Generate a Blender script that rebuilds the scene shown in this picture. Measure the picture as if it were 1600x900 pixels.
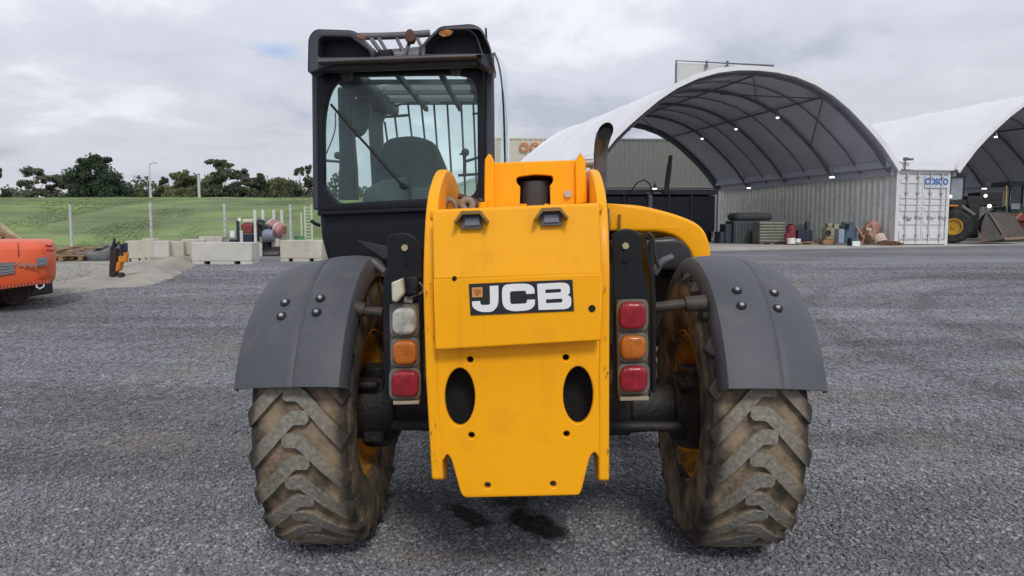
import bpy, bmesh, math, random
import numpy as np
from mathutils import Vector, Matrix, noise

for o in list(bpy.data.objects): bpy.data.objects.remove(o, do_unlink=True)
scene = bpy.context.scene
COL = scene.collection
R = math.radians
random.seed(7); rng = np.random.default_rng(7)

# ------------------------------------------------------------------ camera
F_PX, HOR, CAM_H = 1130.0, 355.0, 1.42          # focal length and horizon in 1600x900 pixels, eye height in metres
PITCH = math.atan((450 - HOR) / F_PX)
cam_d = bpy.data.cameras.new('camera'); cam = bpy.data.objects.new('camera', cam_d); COL.objects.link(cam)
cam.location = (0, 0, CAM_H); cam.rotation_euler = (math.pi/2 - PITCH, 0, 0)
cam_d.sensor_width = 36; cam_d.lens = F_PX/1600*36; cam_d.clip_end = 3000; cam_d.clip_start = 0.05
scene.camera = cam
# ------------------------------------------------------------------ sky and sun (overcast day)
SUN_EL, SUN_AZ = R(44), R(168)                   # azimuth clockwise from +Y: behind the camera, a little to the right
w = bpy.data.worlds.new('World'); scene.world = w; w.use_nodes = True
nt = w.node_tree; N = nt.nodes; L = nt.links; N.clear()
def nd(t, **k):
    n = N.new(t)
    for a, b in k.items(): setattr(n, a, b)
    return n
def mth(op, a, b=None, c=None, tree=None):
    T = tree or nt
    n = T.nodes.new('ShaderNodeMath'); n.operation = op
    for i, v in enumerate((a, b, c)):
        if v is None: continue
        if isinstance(v, (int, float)): n.inputs[i].default_value = v
        else: T.links.new(v, n.inputs[i])
    return n.outputs[0]
sky = nd('ShaderNodeTexSky'); sky.sky_type = 'NISHITA'; sky.sun_disc = False
sky.sun_elevation = SUN_EL; sky.sun_rotation = SUN_AZ; sky.air_density = 1.0; sky.dust_density = 1.0
tc = nd('ShaderNodeTexCoord'); sp = nd('ShaderNodeSeparateXYZ'); L.new(tc.outputs['Generated'], sp.inputs[0])
zc = mth('ADD', mth('MAXIMUM', sp.outputs[2], 0.0), 0.22)
cmb = nd('ShaderNodeCombineXYZ')
L.new(mth('DIVIDE', sp.outputs[0], zc), cmb.inputs[0]); L.new(mth('DIVIDE', sp.outputs[1], zc), cmb.inputs[1])
def noi(scale, detail, rough, dist, off=0.0):
    n = nd('ShaderNodeTexNoise'); n.inputs['Scale'].default_value = scale; n.inputs['Detail'].default_value = detail
    n.inputs['Roughness'].default_value = rough; n.inputs['Distortion'].default_value = dist
    m = nd('ShaderNodeMapping'); m.inputs['Location'].default_value = (off, off*.7, off*.3)
    L.new(cmb.outputs[0], m.inputs[0]); L.new(m.outputs[0], n.inputs['Vector']); return n.outputs['Fac']
n1 = noi(0.9, 7, .52, .35, 3.1); n2 = noi(2.6, 6, .55, .5, 9.4)
cl = mth('ADD', mth('MULTIPLY', n1, .68), mth('MULTIPLY', n2, .32))
ramp = nd('ShaderNodeValToRGB'); L.new(cl, ramp.inputs[0])
e = ramp.color_ramp.elements
e[0].position = .415; e[0].color = (5.0, 5.25, 6.1, 1)
e[1].position = .60; e[1].color = (8.5, 8.7, 9.3, 1)
e.new(.47).color = (6.2, 6.4, 7.15, 1); e.new(.55).color = (6.9, 7.1, 7.9, 1)
# one small break in the cloud where blue shows
bd = Vector(((430-800)/F_PX, 1, 0)); bd = Matrix.Rotation(0, 3, 'X') @ Vector((bd.x, math.cos(PITCH)+(450-78)/F_PX*math.sin(PITCH), -math.sin(PITCH)+(450-78)/F_PX*math.cos(PITCH))); bd.normalize()
vm = nd('ShaderNodeVectorMath', operation='SUBTRACT'); L.new(tc.outputs['Generated'], vm.inputs[0]); vm.inputs[1].default_value = bd
vs = nd('ShaderNodeVectorMath', operation='MULTIPLY'); L.new(vm.outputs[0], vs.inputs[0]); vs.inputs[1].default_value = (24, 24, 70)
vl = nd('ShaderNodeVectorMath', operation='LENGTH'); L.new(vs.outputs[0], vl.inputs[0])
blue = mth('MULTIPLY', mth('SMOOTH_MIN', mth('MAXIMUM', mth('SUBTRACT', 2.0, mth('ADD', vl.outputs['Value'], mth('MULTIPLY', n2, 2.0))), 0.0), 1.0, .2), .9)
mix = nd('ShaderNodeMix', data_type='RGBA'); L.new(blue, mix.inputs['Factor'])
L.new(ramp.outputs[0], mix.inputs['A'])
bl = nd('ShaderNodeMix', data_type='RGBA'); bl.inputs['Factor'].default_value = .75
L.new(sky.outputs[0], bl.inputs['A']); bl.inputs['B'].default_value = (3.6, 5.2, 8.8, 1); L.new(bl.outputs['Result'], mix.inputs['B'])
hz = nd('ShaderNodeMapRange'); hz.interpolation_type = 'SMOOTHSTEP'; hz.inputs['From Min'].default_value = 0.0; hz.inputs['From Max'].default_value = .38; hz.inputs['To Min'].default_value = .90; hz.inputs['To Max'].default_value = 1.05; L.new(sp.outputs[2], hz.inputs[0])   # an overcast sky is darker towards the horizon
hs = nd('ShaderNodeVectorMath', operation='SCALE'); L.new(mix.outputs['Result'], hs.inputs[0]); L.new(hz.outputs[0], hs.inputs['Scale'])
mx2 = nd('ShaderNodeMix', data_type='RGBA'); mx2.inputs['Factor'].default_value = .06
L.new(hs.outputs[0], mx2.inputs['A']); L.new(sky.outputs[0], mx2.inputs['B'])
bg = nd('ShaderNodeBackground'); bg.inputs[1].default_value = 0.1; L.new(mx2.outputs['Result'], bg.inputs[0])
wo = nd('ShaderNodeOutputWorld'); L.new(bg.outputs[0], wo.inputs[0])
sd = bpy.data.lights.new('sun', 'SUN'); so = bpy.data.objects.new('sun', sd); COL.objects.link(so)
sd.energy = 1.5; sd.angle = R(14); sd.color = (1, .97, .92)
sdir = Vector((math.sin(SUN_AZ)*math.cos(SUN_EL), math.cos(SUN_AZ)*math.cos(SUN_EL), math.sin(SUN_EL)))
so.rotation_euler = (-sdir).to_track_quat('-Z', 'Y').to_euler(); so.location = sdir*50
scene.view_settings.view_transform = 'Standard'; scene.view_settings.look = 'None'
scene.view_settings.exposure = 0.10; scene.view_settings.gamma = 1.0; scene.view_settings.use_curve_mapping = False

# ------------------------------------------------------------------ measuring: photo pixels to places
_f = Vector((0, math.cos(PITCH), -math.sin(PITCH))); _u = Vector((0, math.sin(PITCH), math.cos(PITCH))); _c = Vector((0, 0, CAM_H))
def ray(px, py): return Vector((1, 0, 0))*((px-800)/F_PX) + _u*((450-py)/F_PX) + _f
def at(px, py, Y):
    d = ray(px, py); return _c + d*(Y/d.y)
def zg(y):                                       # the yard climbs gently away from the machine
    return .0381*min(max(0, y-4), 21.09)
def ground_at(px, py):
    d = ray(px, py); t = 1.0
    for i in range(4000):
        p = _c + d*t
        if p.z <= zg(p.y): return Vector((p.x, p.y, zg(p.y)))
        t += .01 + t*.001
    return p
MX, MY, MYAW = .081, 3.27, R(-1.0)               # rear axle of the telehandler and its heading
_mi = (Matrix.Translation((MX, MY, 0)) @ Matrix.Rotation(MYAW, 4, 'Z')).inverted()
def pm(px, py, D):                               # a point of the telehandler, D metres forward of its rear axle
    o = _mi @ _c; d = _mi.to_3x3() @ ray(px, py); return o + d*((D-o.y)/d.y)
def xz(px, py, D): p = pm(px, py, D); return (p.x, p.z)

# ------------------------------------------------------------------ materials
MATS = {}
def mat(name, col, rough=.6, metal=0.0, var=.12, vscale=6.0, bump=0.0, bscale=40.0, dirt=None, dirt_amt=0.0, dirt_scale=3.0, emit=0.0, coat=0.0, spec=.5, streak=False):
    if name in MATS: return MATS[name]
    m = bpy.data.materials.new(name); m.use_nodes = True; T = m.node_tree; n = T.nodes; l = T.links
    b = n['Principled BSDF']; b.inputs['Roughness'].default_value = rough; b.inputs['Metallic'].default_value = metal
    b.inputs['Specular IOR Level'].default_value = spec
    if coat: b.inputs['Coat Weight'].default_value = coat; b.inputs['Coat Roughness'].default_value = .12
    t = n.new('ShaderNodeTexCoord'); no = n.new('ShaderNodeTexNoise'); no.inputs['Scale'].default_value = vscale; no.inputs['Detail'].default_value = 6
    if streak:
        mp = n.new('ShaderNodeMapping'); mp.inputs['Scale'].default_value = (1, 1, .12); l.new(t.outputs['Object'], mp.inputs[0]); l.new(mp.outputs[0], no.inputs['Vector'])
    else: l.new(t.outputs['Object'], no.inputs['Vector'])
    mr = n.new('ShaderNodeMapRange'); mr.inputs['From Min'].default_value = .3; mr.inputs['From Max'].default_value = .7
    mr.inputs['To Min'].default_value = 1-var; mr.inputs['To Max'].default_value = 1+var; l.new(no.outputs['Fac'], mr.inputs[0])
    mu = n.new('ShaderNodeVectorMath'); mu.operation = 'SCALE'; mu.inputs[0].default_value = col[:3]; l.new(mr.outputs[0], mu.inputs['Scale'])
    out = mu.outputs[0]
    if dirt:
        n2 = n.new('ShaderNodeTexNoise'); n2.inputs['Scale'].default_value = dirt_scale; n2.inputs['Detail'].default_value = 9; n2.inputs['Roughness'].default_value = .65
        l.new(t.outputs['Object'], n2.inputs['Vector'])
        r2 = n.new('ShaderNodeMapRange'); r2.inputs['From Min'].default_value = .62-.25*dirt_amt; r2.inputs['From Max'].default_value = .8-.2*dirt_amt
        r2.inputs['To Max'].default_value = min(1, dirt_amt+.2); l.new(n2.outputs['Fac'], r2.inputs[0])
        mi = n.new('ShaderNodeMix'); mi.data_type = 'RGBA'; l.new(r2.outputs[0], mi.inputs['Factor']); l.new(out, mi.inputs['A']); mi.inputs['B'].default_value = (*dirt, 1)
        out = mi.outputs['Result']
        r3 = n.new('ShaderNodeMapRange'); r3.inputs['To Min'].default_value = rough; r3.inputs['To Max'].default_value = .85; l.new(r2.outputs[0], r3.inputs[0]); l.new(r3.outputs[0], b.inputs['Roughness'])
    l.new(out, b.inputs['Base Color'])
    if bump:
        n3 = n.new('ShaderNodeTexNoise'); n3.inputs['Scale'].default_value = bscale; n3.inputs['Detail'].default_value = 5; l.new(t.outputs['Object'], n3.inputs['Vector'])
        bp = n.new('ShaderNodeBump'); bp.inputs['Strength'].default_value = bump; bp.inputs['Distance'].default_value = .02; l.new(n3.outputs['Fac'], bp.inputs['Height']); l.new(bp.outputs[0], b.inputs['Normal'])
    if emit:
        b.inputs['Emission Color'].default_value = (1, .97, .9, 1); b.inputs['Emission Strength'].default_value = emit
    MATS[name] = m; return m
def ribbed(m, sc=300):
    T = m.node_tree; n = T.nodes; l = T.links; t = n.new('ShaderNodeTexCoord'); wv = n.new('ShaderNodeTexWave'); wv.inputs['Scale'].default_value = sc/6.283; wv.bands_direction = 'X'; l.new(t.outputs['Object'], wv.inputs['Vector'])
    b = n.new('ShaderNodeBump'); b.inputs['Strength'].default_value = .5; b.inputs['Distance'].default_value = .004; l.new(wv.outputs['Fac'], b.inputs['Height']); l.new(b.outputs[0], n['Principled BSDF'].inputs['Normal']); return m
def glass(name, tint, rough=.02, gloss=.10, ior=1.45):
    m = bpy.data.materials.new(name); m.use_nodes = True; T = m.node_tree; n = T.nodes; l = T.links; n.clear()
    t = n.new('ShaderNodeBsdfTransparent'); t.inputs[0].default_value = (*tint, 1)
    g = n.new('ShaderNodeBsdfGlossy'); g.inputs['Roughness'].default_value = rough; g.inputs[0].default_value = (.9, .95, .95, 1)
    d = n.new('ShaderNodeBsdfDiffuse'); d.inputs[0].default_value = (.35, .40, .40, 1)  # pale diffuse share puts a veil of reflected sky into the pane's colour
    fr = n.new('ShaderNodeFresnel'); fr.inputs[0].default_value = ior
    a = n.new('ShaderNodeMath'); a.operation = 'ADD'; a.inputs[1].default_value = gloss; l.new(fr.outputs[0], a.inputs[0])
    m1 = n.new('ShaderNodeMixShader'); l.new(a.outputs[0], m1.inputs[0]); l.new(t.outputs[0], m1.inputs[1]); l.new(g.outputs[0], m1.inputs[2])
    m2 = n.new('ShaderNodeMixShader'); m2.inputs[0].default_value = .035; l.new(m1.outputs[0], m2.inputs[1]); l.new(d.outputs[0], m2.inputs[2])
    o = n.new('ShaderNodeOutputMaterial'); l.new(m2.outputs[0], o.inputs[0]); MATS[name] = m; return m

YEL = mat('yellow_paint', (.98, .425, .003), .45, spec=.25, var=.04, vscale=2.5, dirt=(.66, .27, .012), dirt_amt=.25, dirt_scale=5, coat=.06)
YELD = mat('yellow_paint_worn', (.80, .34, .008), .55, var=.15, vscale=4, dirt=(.17, .11, .06), dirt_amt=.75, dirt_scale=9)
BLK = mat('black_paint', (.008, .009, .013), .45, spec=.3, var=.2, dirt=(.06, .05, .045), dirt_amt=.25, dirt_scale=6)
CABB = mat('cab_black', (.006, .0075, .013), .40, spec=.3, var=.15, dirt=(.03, .03, .035), dirt_amt=.2, dirt_scale=4)
BLKD = mat('black_dirty_steel', (.014, .013, .014), .6, var=.3, dirt=(.09, .07, .05), dirt_amt=.4, dirt_scale=8, bump=.3)
FEN = mat('fender_plastic', (.082, .086, .10), .52, var=.10, vscale=3, spec=.35, dirt=(.15, .145, .135), dirt_amt=.42, dirt_scale=5.5, bump=.12, bscale=220)
GREYP = mat('grey_plastic', (.10, .105, .12), .5)
INT = mat('cab_interior', (.10, .108, .118), .7, var=.15, bump=.1)
INTL = mat('cab_interior_light', (.18, .195, .18), .7)
SEAT = mat('seat_fabric', (.09, .096, .105), .85, var=.2, bump=.2)
CHR = mat('bolt_steel', (.62, .61, .58), .3, metal=.9)
ZINC = mat('zinc_bolt', (.55, .48, .28), .4, metal=.7)
STEEL = mat('grey_steel', (.30, .29, .28), .5, metal=.5, dirt=(.16, .10, .06), dirt_amt=.4)
RUST = mat('rusty_steel', (.16, .075, .04), .85, var=.4, vscale=12, bump=.4)
EXH = mat('exhaust_pipe_steel', (.13, .115, .11), .5, metal=.35, var=.35, vscale=8, dirt=(.16, .10, .075), dirt_amt=.5, dirt_scale=7)
HOSE = mat('hose_rubber', (.02, .02, .022), .5)
REDL = mat('red_lens', (.30, .010, .025), .3, var=.35, vscale=28, coat=.4)
AMBL = mat('amber_lens', (.50, .14, .012), .3, var=.25, vscale=28, coat=.4)
CLRL = mat('clear_lens', (.46, .46, .42), .25, var=.35, vscale=25, coat=.4)
for q_ in (REDL, AMBL, CLRL): ribbed(q_)
HOLE = mat('dark_hollow', (.006, .006, .007), .9)
WHITE = mat('white_paint', (.80, .80, .80), .5, var=.04)
TAN = mat('badge_tan', (.62, .30, .10), .5); TAND = mat('badge_orange', (.48, .15, .02), .5)
BADGE = mat('badge_black', (.016, .017, .02), .4, var=.05)
GLASS = glass('cab_glass', (.89, .985, .967), gloss=.0, ior=1.3)
GLASSC = glass('side_glass', (.97, .99, .99), gloss=.0, ior=1.12)

def grime(m, amt=.16, edge=.10):
    T = m.node_tree; n = T.nodes; l = T.links; b = n['Principled BSDF']; src = b.inputs['Base Color'].links[0].from_socket
    t = n.new('ShaderNodeTexCoord'); mp = n.new('ShaderNodeMapping'); mp.inputs['Scale'].default_value = (14, 14, 1.1); l.new(t.outputs['Object'], mp.inputs[0])
    no = n.new('ShaderNodeTexNoise'); no.inputs['Scale'].default_value = 1.6; no.inputs['Detail'].default_value = 6; l.new(mp.outputs[0], no.inputs['Vector'])
    mr = n.new('ShaderNodeMapRange'); mr.inputs['From Min'].default_value = .56; mr.inputs['From Max'].default_value = .78; mr.inputs['To Max'].default_value = amt; l.new(no.outputs['Fac'], mr.inputs[0])
    sp_ = n.new('ShaderNodeTexNoise'); sp_.inputs['Scale'].default_value = 34; sp_.inputs['Detail'].default_value = 8; sp_.inputs['Roughness'].default_value = .75; l.new(t.outputs['Object'], sp_.inputs['Vector'])
    m3 = n.new('ShaderNodeMapRange'); m3.inputs['From Min'].default_value = .69; m3.inputs['From Max'].default_value = .73; m3.inputs['To Max'].default_value = .6; l.new(sp_.outputs['Fac'], m3.inputs[0])
    f = mth('MAXIMUM', mr.outputs[0], m3.outputs[0], tree=T)
    mi = n.new('ShaderNodeMix'); mi.data_type = 'RGBA'; l.new(f, mi.inputs['Factor']); l.new(src, mi.inputs['A']); mi.inputs['B'].default_value = (.25, .12, .025, 1); l.new(mi.outputs['Result'], b.inputs['Base Color'])
    wv = n.new('ShaderNodeTexNoise'); wv.inputs['Scale'].default_value = 3.5; wv.inputs['Detail'].default_value = 2; l.new(t.outputs['Object'], wv.inputs['Vector'])
    bp = n.new('ShaderNodeBump'); bp.inputs['Strength'].default_value = .25; bp.inputs['Distance'].default_value = .02; l.new(wv.outputs['Fac'], bp.inputs['Height']); l.new(bp.outputs[0], b.inputs['Normal'])
grime(YEL)
def tyre_mat():
    m = bpy.data.materials.new('muddy_tyre'); m.use_nodes = True; T = m.node_tree; n = T.nodes; l = T.links; b = n['Principled BSDF']
    b.inputs['Roughness'].default_value = .92; b.inputs['Specular IOR Level'].default_value = .2
    t = n.new('ShaderNodeTexCoord'); s = n.new('ShaderNodeSeparateXYZ'); l.new(t.outputs['Object'], s.inputs[0])
    r = mth('SQRT', mth('ADD', mth('POWER', s.outputs[1], 2, tree=T), mth('POWER', s.outputs[2], 2, tree=T), tree=T), tree=T)
    top = n.new('ShaderNodeMapRange'); top.inputs['From Min'].default_value = .603; top.inputs['From Max'].default_value = .616; l.new(r, top.inputs[0])
    edge = n.new('ShaderNodeMapRange'); edge.inputs['From Min'].default_value = .15; edge.inputs['From Max'].default_value = .20; l.new(mth('ABSOLUTE', s.outputs[0], tree=T), edge.inputs[0])
    no = n.new('ShaderNodeTexNoise'); no.inputs['Scale'].default_value = 7; no.inputs['Detail'].default_value = 9; no.inputs['Roughness'].default_value = .65; l.new(t.outputs['Object'], no.inputs['Vector'])
    nf = n.new('ShaderNodeTexNoise'); nf.inputs['Scale'].default_value = 55; nf.inputs['Detail'].default_value = 4; l.new(t.outputs['Object'], nf.inputs['Vector'])
    rmp = n.new('ShaderNodeValToRGB'); l.new(no.outputs['Fac'], rmp.inputs[0]); E = rmp.color_ramp.elements
    E[0].position = .36; E[0].color = (.105, .085, .062, 1); E[1].position = .64; E[1].color = (.31, .235, .155, 1); E.new(.5).color = (.22, .172, .118, 1)
    lug = n.new('ShaderNodeValToRGB'); l.new(nf.outputs['Fac'], lug.inputs[0]); E = lug.color_ramp.elements
    E[0].position = .33; E[0].color = (.165, .155, .128, 1); E[1].position = .66; E[1].color = (.27, .258, .215, 1)
    blk = n.new('ShaderNodeMix'); blk.data_type = 'RGBA'
    rr_ = n.new('ShaderNodeMapRange'); rr_.inputs['From Min'].default_value = .545; rr_.inputs['From Max'].default_value = .565; l.new(r, rr_.inputs[0])
    wob = mth('MULTIPLY', mth('SUBTRACT', no.outputs['Fac'], .5, tree=T), 2.2, tree=T)
    l.new(mth('MINIMUM', mth('MAXIMUM', mth('SUBTRACT', mth('MULTIPLY', edge.outputs[0], mth('ADD', mth('MULTIPLY', rr_.outputs[0], .75, tree=T), .30, tree=T), tree=T), mth('ADD', wob, -.10, tree=T), tree=T), 0.0, tree=T), .85, tree=T), blk.inputs['Factor'])
    l.new(rmp.outputs[0], blk.inputs['A']); blk.inputs['B'].default_value = (.030, .029, .030, 1)
    mi = n.new('ShaderNodeMix'); mi.data_type = 'RGBA'; l.new(top.outputs[0], mi.inputs['Factor']); l.new(blk.outputs['Result'], mi.inputs['A']); l.new(lug.outputs[0], mi.inputs['B'])
    l.new(mi.outputs['Result'], b.inputs['Base Color'])
    bp = n.new('ShaderNodeBump'); bp.inputs['Strength'].default_value = .8; bp.inputs['Distance'].default_value = .012
    l.new(mth('ADD', no.outputs['Fac'], mth('MULTIPLY', nf.outputs['Fac'], .5, tree=T), tree=T), bp.inputs['Height']); l.new(bp.outputs[0], b.inputs['Normal'])
    MATS['muddy_tyre'] = m; return m
TYRE = tyre_mat()

def stain_nodes(T, pos):
    """wet oil drips behind the machine and tan dust patches, by place on the ground; returns (dark factor, dust factor)"""
    n = T.nodes; l = T.links
    no = n.new('ShaderNodeTexNoise'); no.inputs['Scale'].default_value = 9; no.inputs['Detail'].default_value = 6; l.new(pos, no.inputs['Vector'])
    dark = None
    for (px, py, rx, ry, ang, k) in ((838, 822, .10, .26, .62, 1), (730, 808, .07, .20, .6, .9), (800, 785, .12, .10, 0, .8)):
        if not k: continue
        g = ground_at(px, py)
        v = n.new('ShaderNodeMapping'); v.vector_type = 'TEXTURE'; v.inputs['Location'].default_value = g; v.inputs['Rotation'].default_value = (0, 0, ang); v.inputs['Scale'].default_value = (rx, ry, 1)
        l.new(pos, v.inputs[0]); le = n.new('ShaderNodeVectorMath'); le.operation = 'LENGTH'; l.new(v.outputs[0], le.inputs[0])
        f = mth('MULTIPLY', mth('MINIMUM', mth('MAXIMUM', mth('MULTIPLY', mth('SUBTRACT', 1.95, mth('ADD', le.outputs['Value'], mth('MULTIPLY', no.outputs['Fac'], 1.7, tree=T), tree=T), tree=T), 2.2, tree=T), 0.0, tree=T), 1.0, tree=T), .93*k, tree=T)
        dark = f if dark is None else mth('MAXIMUM', dark, f, tree=T)
    nb = n.new('ShaderNodeTexNoise'); nb.inputs['Scale'].default_value = .55; nb.inputs['Detail'].default_value = 7; nb.inputs['Roughness'].default_value = .6; l.new(pos, nb.inputs['Vector'])
    mr = n.new('ShaderNodeMapRange'); mr.inputs['From Min'].default_value = .55; mr.inputs['From Max'].default_value = .74; mr.inputs['To Max'].default_value = .6; l.new(nb.outputs['Fac'], mr.inputs[0])
    dst = mr.outputs[0]
    for (px, py, rx, ry) in ((1600, 580, .35, .30), (1465, 690, .40, .22), (235, 690, .55, .30), (690, 872, .45, .12), (340, 545, .5, .4)):
        v = n.new('ShaderNodeMapping'); v.vector_type = 'TEXTURE'; v.inputs['Location'].default_value = ground_at(px, py); v.inputs['Scale'].default_value = (rx, ry, 1); l.new(pos, v.inputs[0])
        le = n.new('ShaderNodeVectorMath'); le.operation = 'LENGTH'; l.new(v.outputs[0], le.inputs[0])
        dst = mth('MAXIMUM', dst, mth('MULTIPLY', mth('MINIMUM', mth('MAXIMUM', mth('SUBTRACT', 1.8, mth('ADD', le.outputs['Value'], mth('MULTIPLY', no.outputs['Fac'], 1.8, tree=T), tree=T), tree=T), 0.0, tree=T), 1.0, tree=T), .75, tree=T), tree=T)
    # wheel tracks: long soft darker and lighter bands
    st = n.new('ShaderNodeMapping'); st.inputs['Scale'].default_value = (.16, .9, 1); st.inputs['Rotation'].default_value = (0, 0, .22); l.new(pos, st.inputs[0])
    ns = n.new('ShaderNodeTexNoise'); ns.inputs['Scale'].default_value = 1.1; ns.inputs['Detail'].default_value = 6; ns.inputs['Distortion'].default_value = .6; l.new(st.outputs[0], ns.inputs['Vector'])
    m2 = n.new('ShaderNodeMapRange'); m2.inputs['From Min'].default_value = .3; m2.inputs['From Max'].default_value = .7; m2.inputs['To Min'].default_value = .64; m2.inputs['To Max'].default_value = 1.32; l.new(ns.outputs['Fac'], m2.inputs[0])
    # two curved wheel ruts swinging across the yard on the right
    v = n.new('ShaderNodeVectorMath'); v.operation = 'SUBTRACT'; l.new(pos, v.inputs[0]); v.inputs[1].default_value = (11.0, 8.0, .3)
    le = n.new('ShaderNodeVectorMath'); le.operation = 'LENGTH'; l.new(v.outputs[0], le.inputs[0])
    rd = mth('ADD', le.outputs['Value'], mth('MULTIPLY', mth('SUBTRACT', nb.outputs['Fac'], .5, tree=T), 1.2, tree=T), tree=T); rut = None
    for r_ in (5.6, 7.2):
        f = mth('MAXIMUM', mth('SUBTRACT', 1.0, mth('MULTIPLY', mth('ABSOLUTE', mth('SUBTRACT', rd, r_, tree=T), tree=T), 3.2, tree=T), tree=T), 0.0, tree=T)
        rut = f if rut is None else mth('ADD', rut, f, tree=T)
    out_ = mth('MULTIPLY', m2.outputs[0], mth('SUBTRACT', 1.0, mth('MULTIPLY', rut, .25, tree=T), tree=T), tree=T)
    return dark, dst, out_
def gravel_mat(name, stones):
    m = bpy.data.materials.new(name); m.use_nodes = True; T = m.node_tree; n = T.nodes; l = T.links; b = n['Principled BSDF']
    b.inputs['Roughness'].default_value = .8; b.inputs['Specular IOR Level'].default_value = .3
    g = n.new('ShaderNodeNewGeometry'); pos = g.outputs['Position']
    dark, dust, band = stain_nodes(T, pos)
    rmp = n.new('ShaderNodeValToRGB'); E = rmp.color_ramp.elements
    E[0].position = 0; E[0].color = (.135, .138, .15, 1); E[1].position = 1; E[1].color = (.37, .37, .38, 1)
    E.new(.35).color = (.175, .179, .194, 1); E.new(.80).color = (.235, .238, .252, 1)
    if stones: l.new(g.outputs['Random Per Island'], rmp.inputs[0])
    else:
        vo = n.new('ShaderNodeTexVoronoi'); vo.inputs['Scale'].default_value = 42; l.new(pos, vo.inputs['Vector'])
        se = n.new('ShaderNodeSeparateColor'); l.new(vo.outputs['Color'], se.inputs[0])
        v2 = n.new('ShaderNodeTexVoronoi'); v2.inputs['Scale'].default_value = 17; l.new(pos, v2.inputs['Vector'])
        s2 = n.new('ShaderNodeSeparateColor'); l.new(v2.outputs['Color'], s2.inputs[0])
        l.new(mth('ADD', mth('MULTIPLY', se.outputs[0], .6, tree=T), mth('MULTIPLY', s2.outputs[1], .4, tree=T), tree=T), rmp.inputs[0])
        bp = n.new('ShaderNodeBump'); bp.inputs['Strength'].default_value = .9; bp.inputs['Distance'].default_value = .012
        nn = n.new('ShaderNodeTexNoise'); nn.inputs['Scale'].default_value = 14; nn.inputs['Detail'].default_value = 6; l.new(pos, nn.inputs['Vector'])
        l.new(mth('ADD', mth('MULTIPLY', vo.outputs['Distance'], -1.0, tree=T), nn.outputs['Fac'], tree=T), bp.inputs['Height']); l.new(bp.outputs[0], b.inputs['Normal'])
    sc = n.new('ShaderNodeVectorMath'); sc.operation = 'SCALE'; l.new(rmp.outputs[0], sc.inputs[0]); l.new(band, sc.inputs['Scale'])
    du = n.new('ShaderNodeMix'); du.data_type = 'RGBA'; l.new(dust, du.inputs['Factor']); l.new(sc.outputs[0], du.inputs['A']); du.inputs['B'].default_value = (.25, .225, .185, 1)
    da = n.new('ShaderNodeMix'); da.data_type = 'RGBA'; l.new(dark, da.inputs['Factor']); l.new(du.outputs['Result'], da.inputs['A']); da.inputs['B'].default_value = (.022, .020, .016, 1)
    l.new(da.outputs['Result'], b.inputs['Base Color']); MATS[name] = m; return m
GRAV = gravel_mat('crushed_gravel', False); STONE = gravel_mat('gravel_stone', True)
DIRT = mat('pale_dirt', (.33, .31, .265), .95, var=.22, vscale=1.3, dirt=(.20, .18, .14), dirt_amt=.45, dirt_scale=.8, bump=.5, bscale=20)
CONC = mat('concrete', (.52, .49, .41), .9, var=.14, vscale=3, dirt=(.27, .235, .17), dirt_amt=.45, dirt_scale=2.2, bump=.35, bscale=18, streak=True)
CONCB = mat('concrete_bare', (.54, .525, .475), .9, var=.10, vscale=3, dirt=(.30, .28, .23), dirt_amt=.3, dirt_scale=2.2, bump=.35, bscale=18)
SLAB = mat('concrete_apron', (.44, .425, .385), .9, var=.15, vscale=1.2, bump=.2)
FAB = mat('white_fabric', (.79, .795, .805), .55, var=.05, vscale=.5, bump=.25, bscale=2.2, dirt=(.52, .51, .48), dirt_amt=.22, dirt_scale=.7)
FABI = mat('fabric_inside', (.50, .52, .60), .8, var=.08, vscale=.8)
FRAME = mat('truss_steel', (.12, .124, .145), .6)
CWHT = mat('container_white', (.66, .67, .675), .5, var=.05, dirt=(.34, .28, .22), dirt_amt=.22, dirt_scale=3)
CGRY = mat('container_grey', (.78, .79, .75), .55, var=.08, dirt=(.24, .20, .16), dirt_amt=.3, dirt_scale=2)
CBEI = mat('container_beige', (.60, .585, .475), .55, var=.05, dirt=(.34, .27, .18), dirt_amt=.28, dirt_scale=2)
COLV = mat('container_olive_grey', (.16, .165, .145), .6, var=.08, dirt=(.16, .15, .12), dirt_amt=.3, dirt_scale=2)
DBLU = mat('dark_blue_steel', (.028, .036, .058), .5, var=.25)
LAMP = mat('lit_lamp', (.9, .9, .85), .4, emit=1.6)
ORG = mat('orange_paint', (.72, .115, .035), .45, var=.06, dirt=(.33, .09, .05), dirt_amt=.2)
ORGD = mat('dark_orange', (.58, .20, .02), .5, var=.15)
BROWN = mat('brown_wood', (.27, .16, .085), .85, var=.35, vscale=9)
PALE = mat('pale_wood', (.50, .40, .26), .85, var=.2, vscale=9)
GALV = mat('galvanised_steel', (.55, .57, .56), .5, metal=.2)
GRN = mat('green_plastic', (.10, .42, .15), .5); BLU = mat('blue_paint', (.06, .11, .16), .55, var=.25); RED = mat('dark_red_paint', (.20, .035, .042), .5, var=.25)
PINK = mat('faded_red_paint', (.40, .20, .18), .6, var=.25); CREAM = mat('cream_paint', (.50, .46, .35), .6, var=.15)
NAVY = mat('navy_steel', (.016, .02, .045), .5); DGRN = mat('dark_green_steel', (.045, .062, .058), .6, var=.2)
TYB = mat('black_tyre', (.025, .025, .027), .85, var=.2, dirt=(.10, .09, .08), dirt_amt=.45, dirt_scale=3); CABG = mat('cab_glass_grey', (.30, .34, .37), .15)
BARK = mat('bark', (.16, .13, .10), .9, var=.3)

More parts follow.
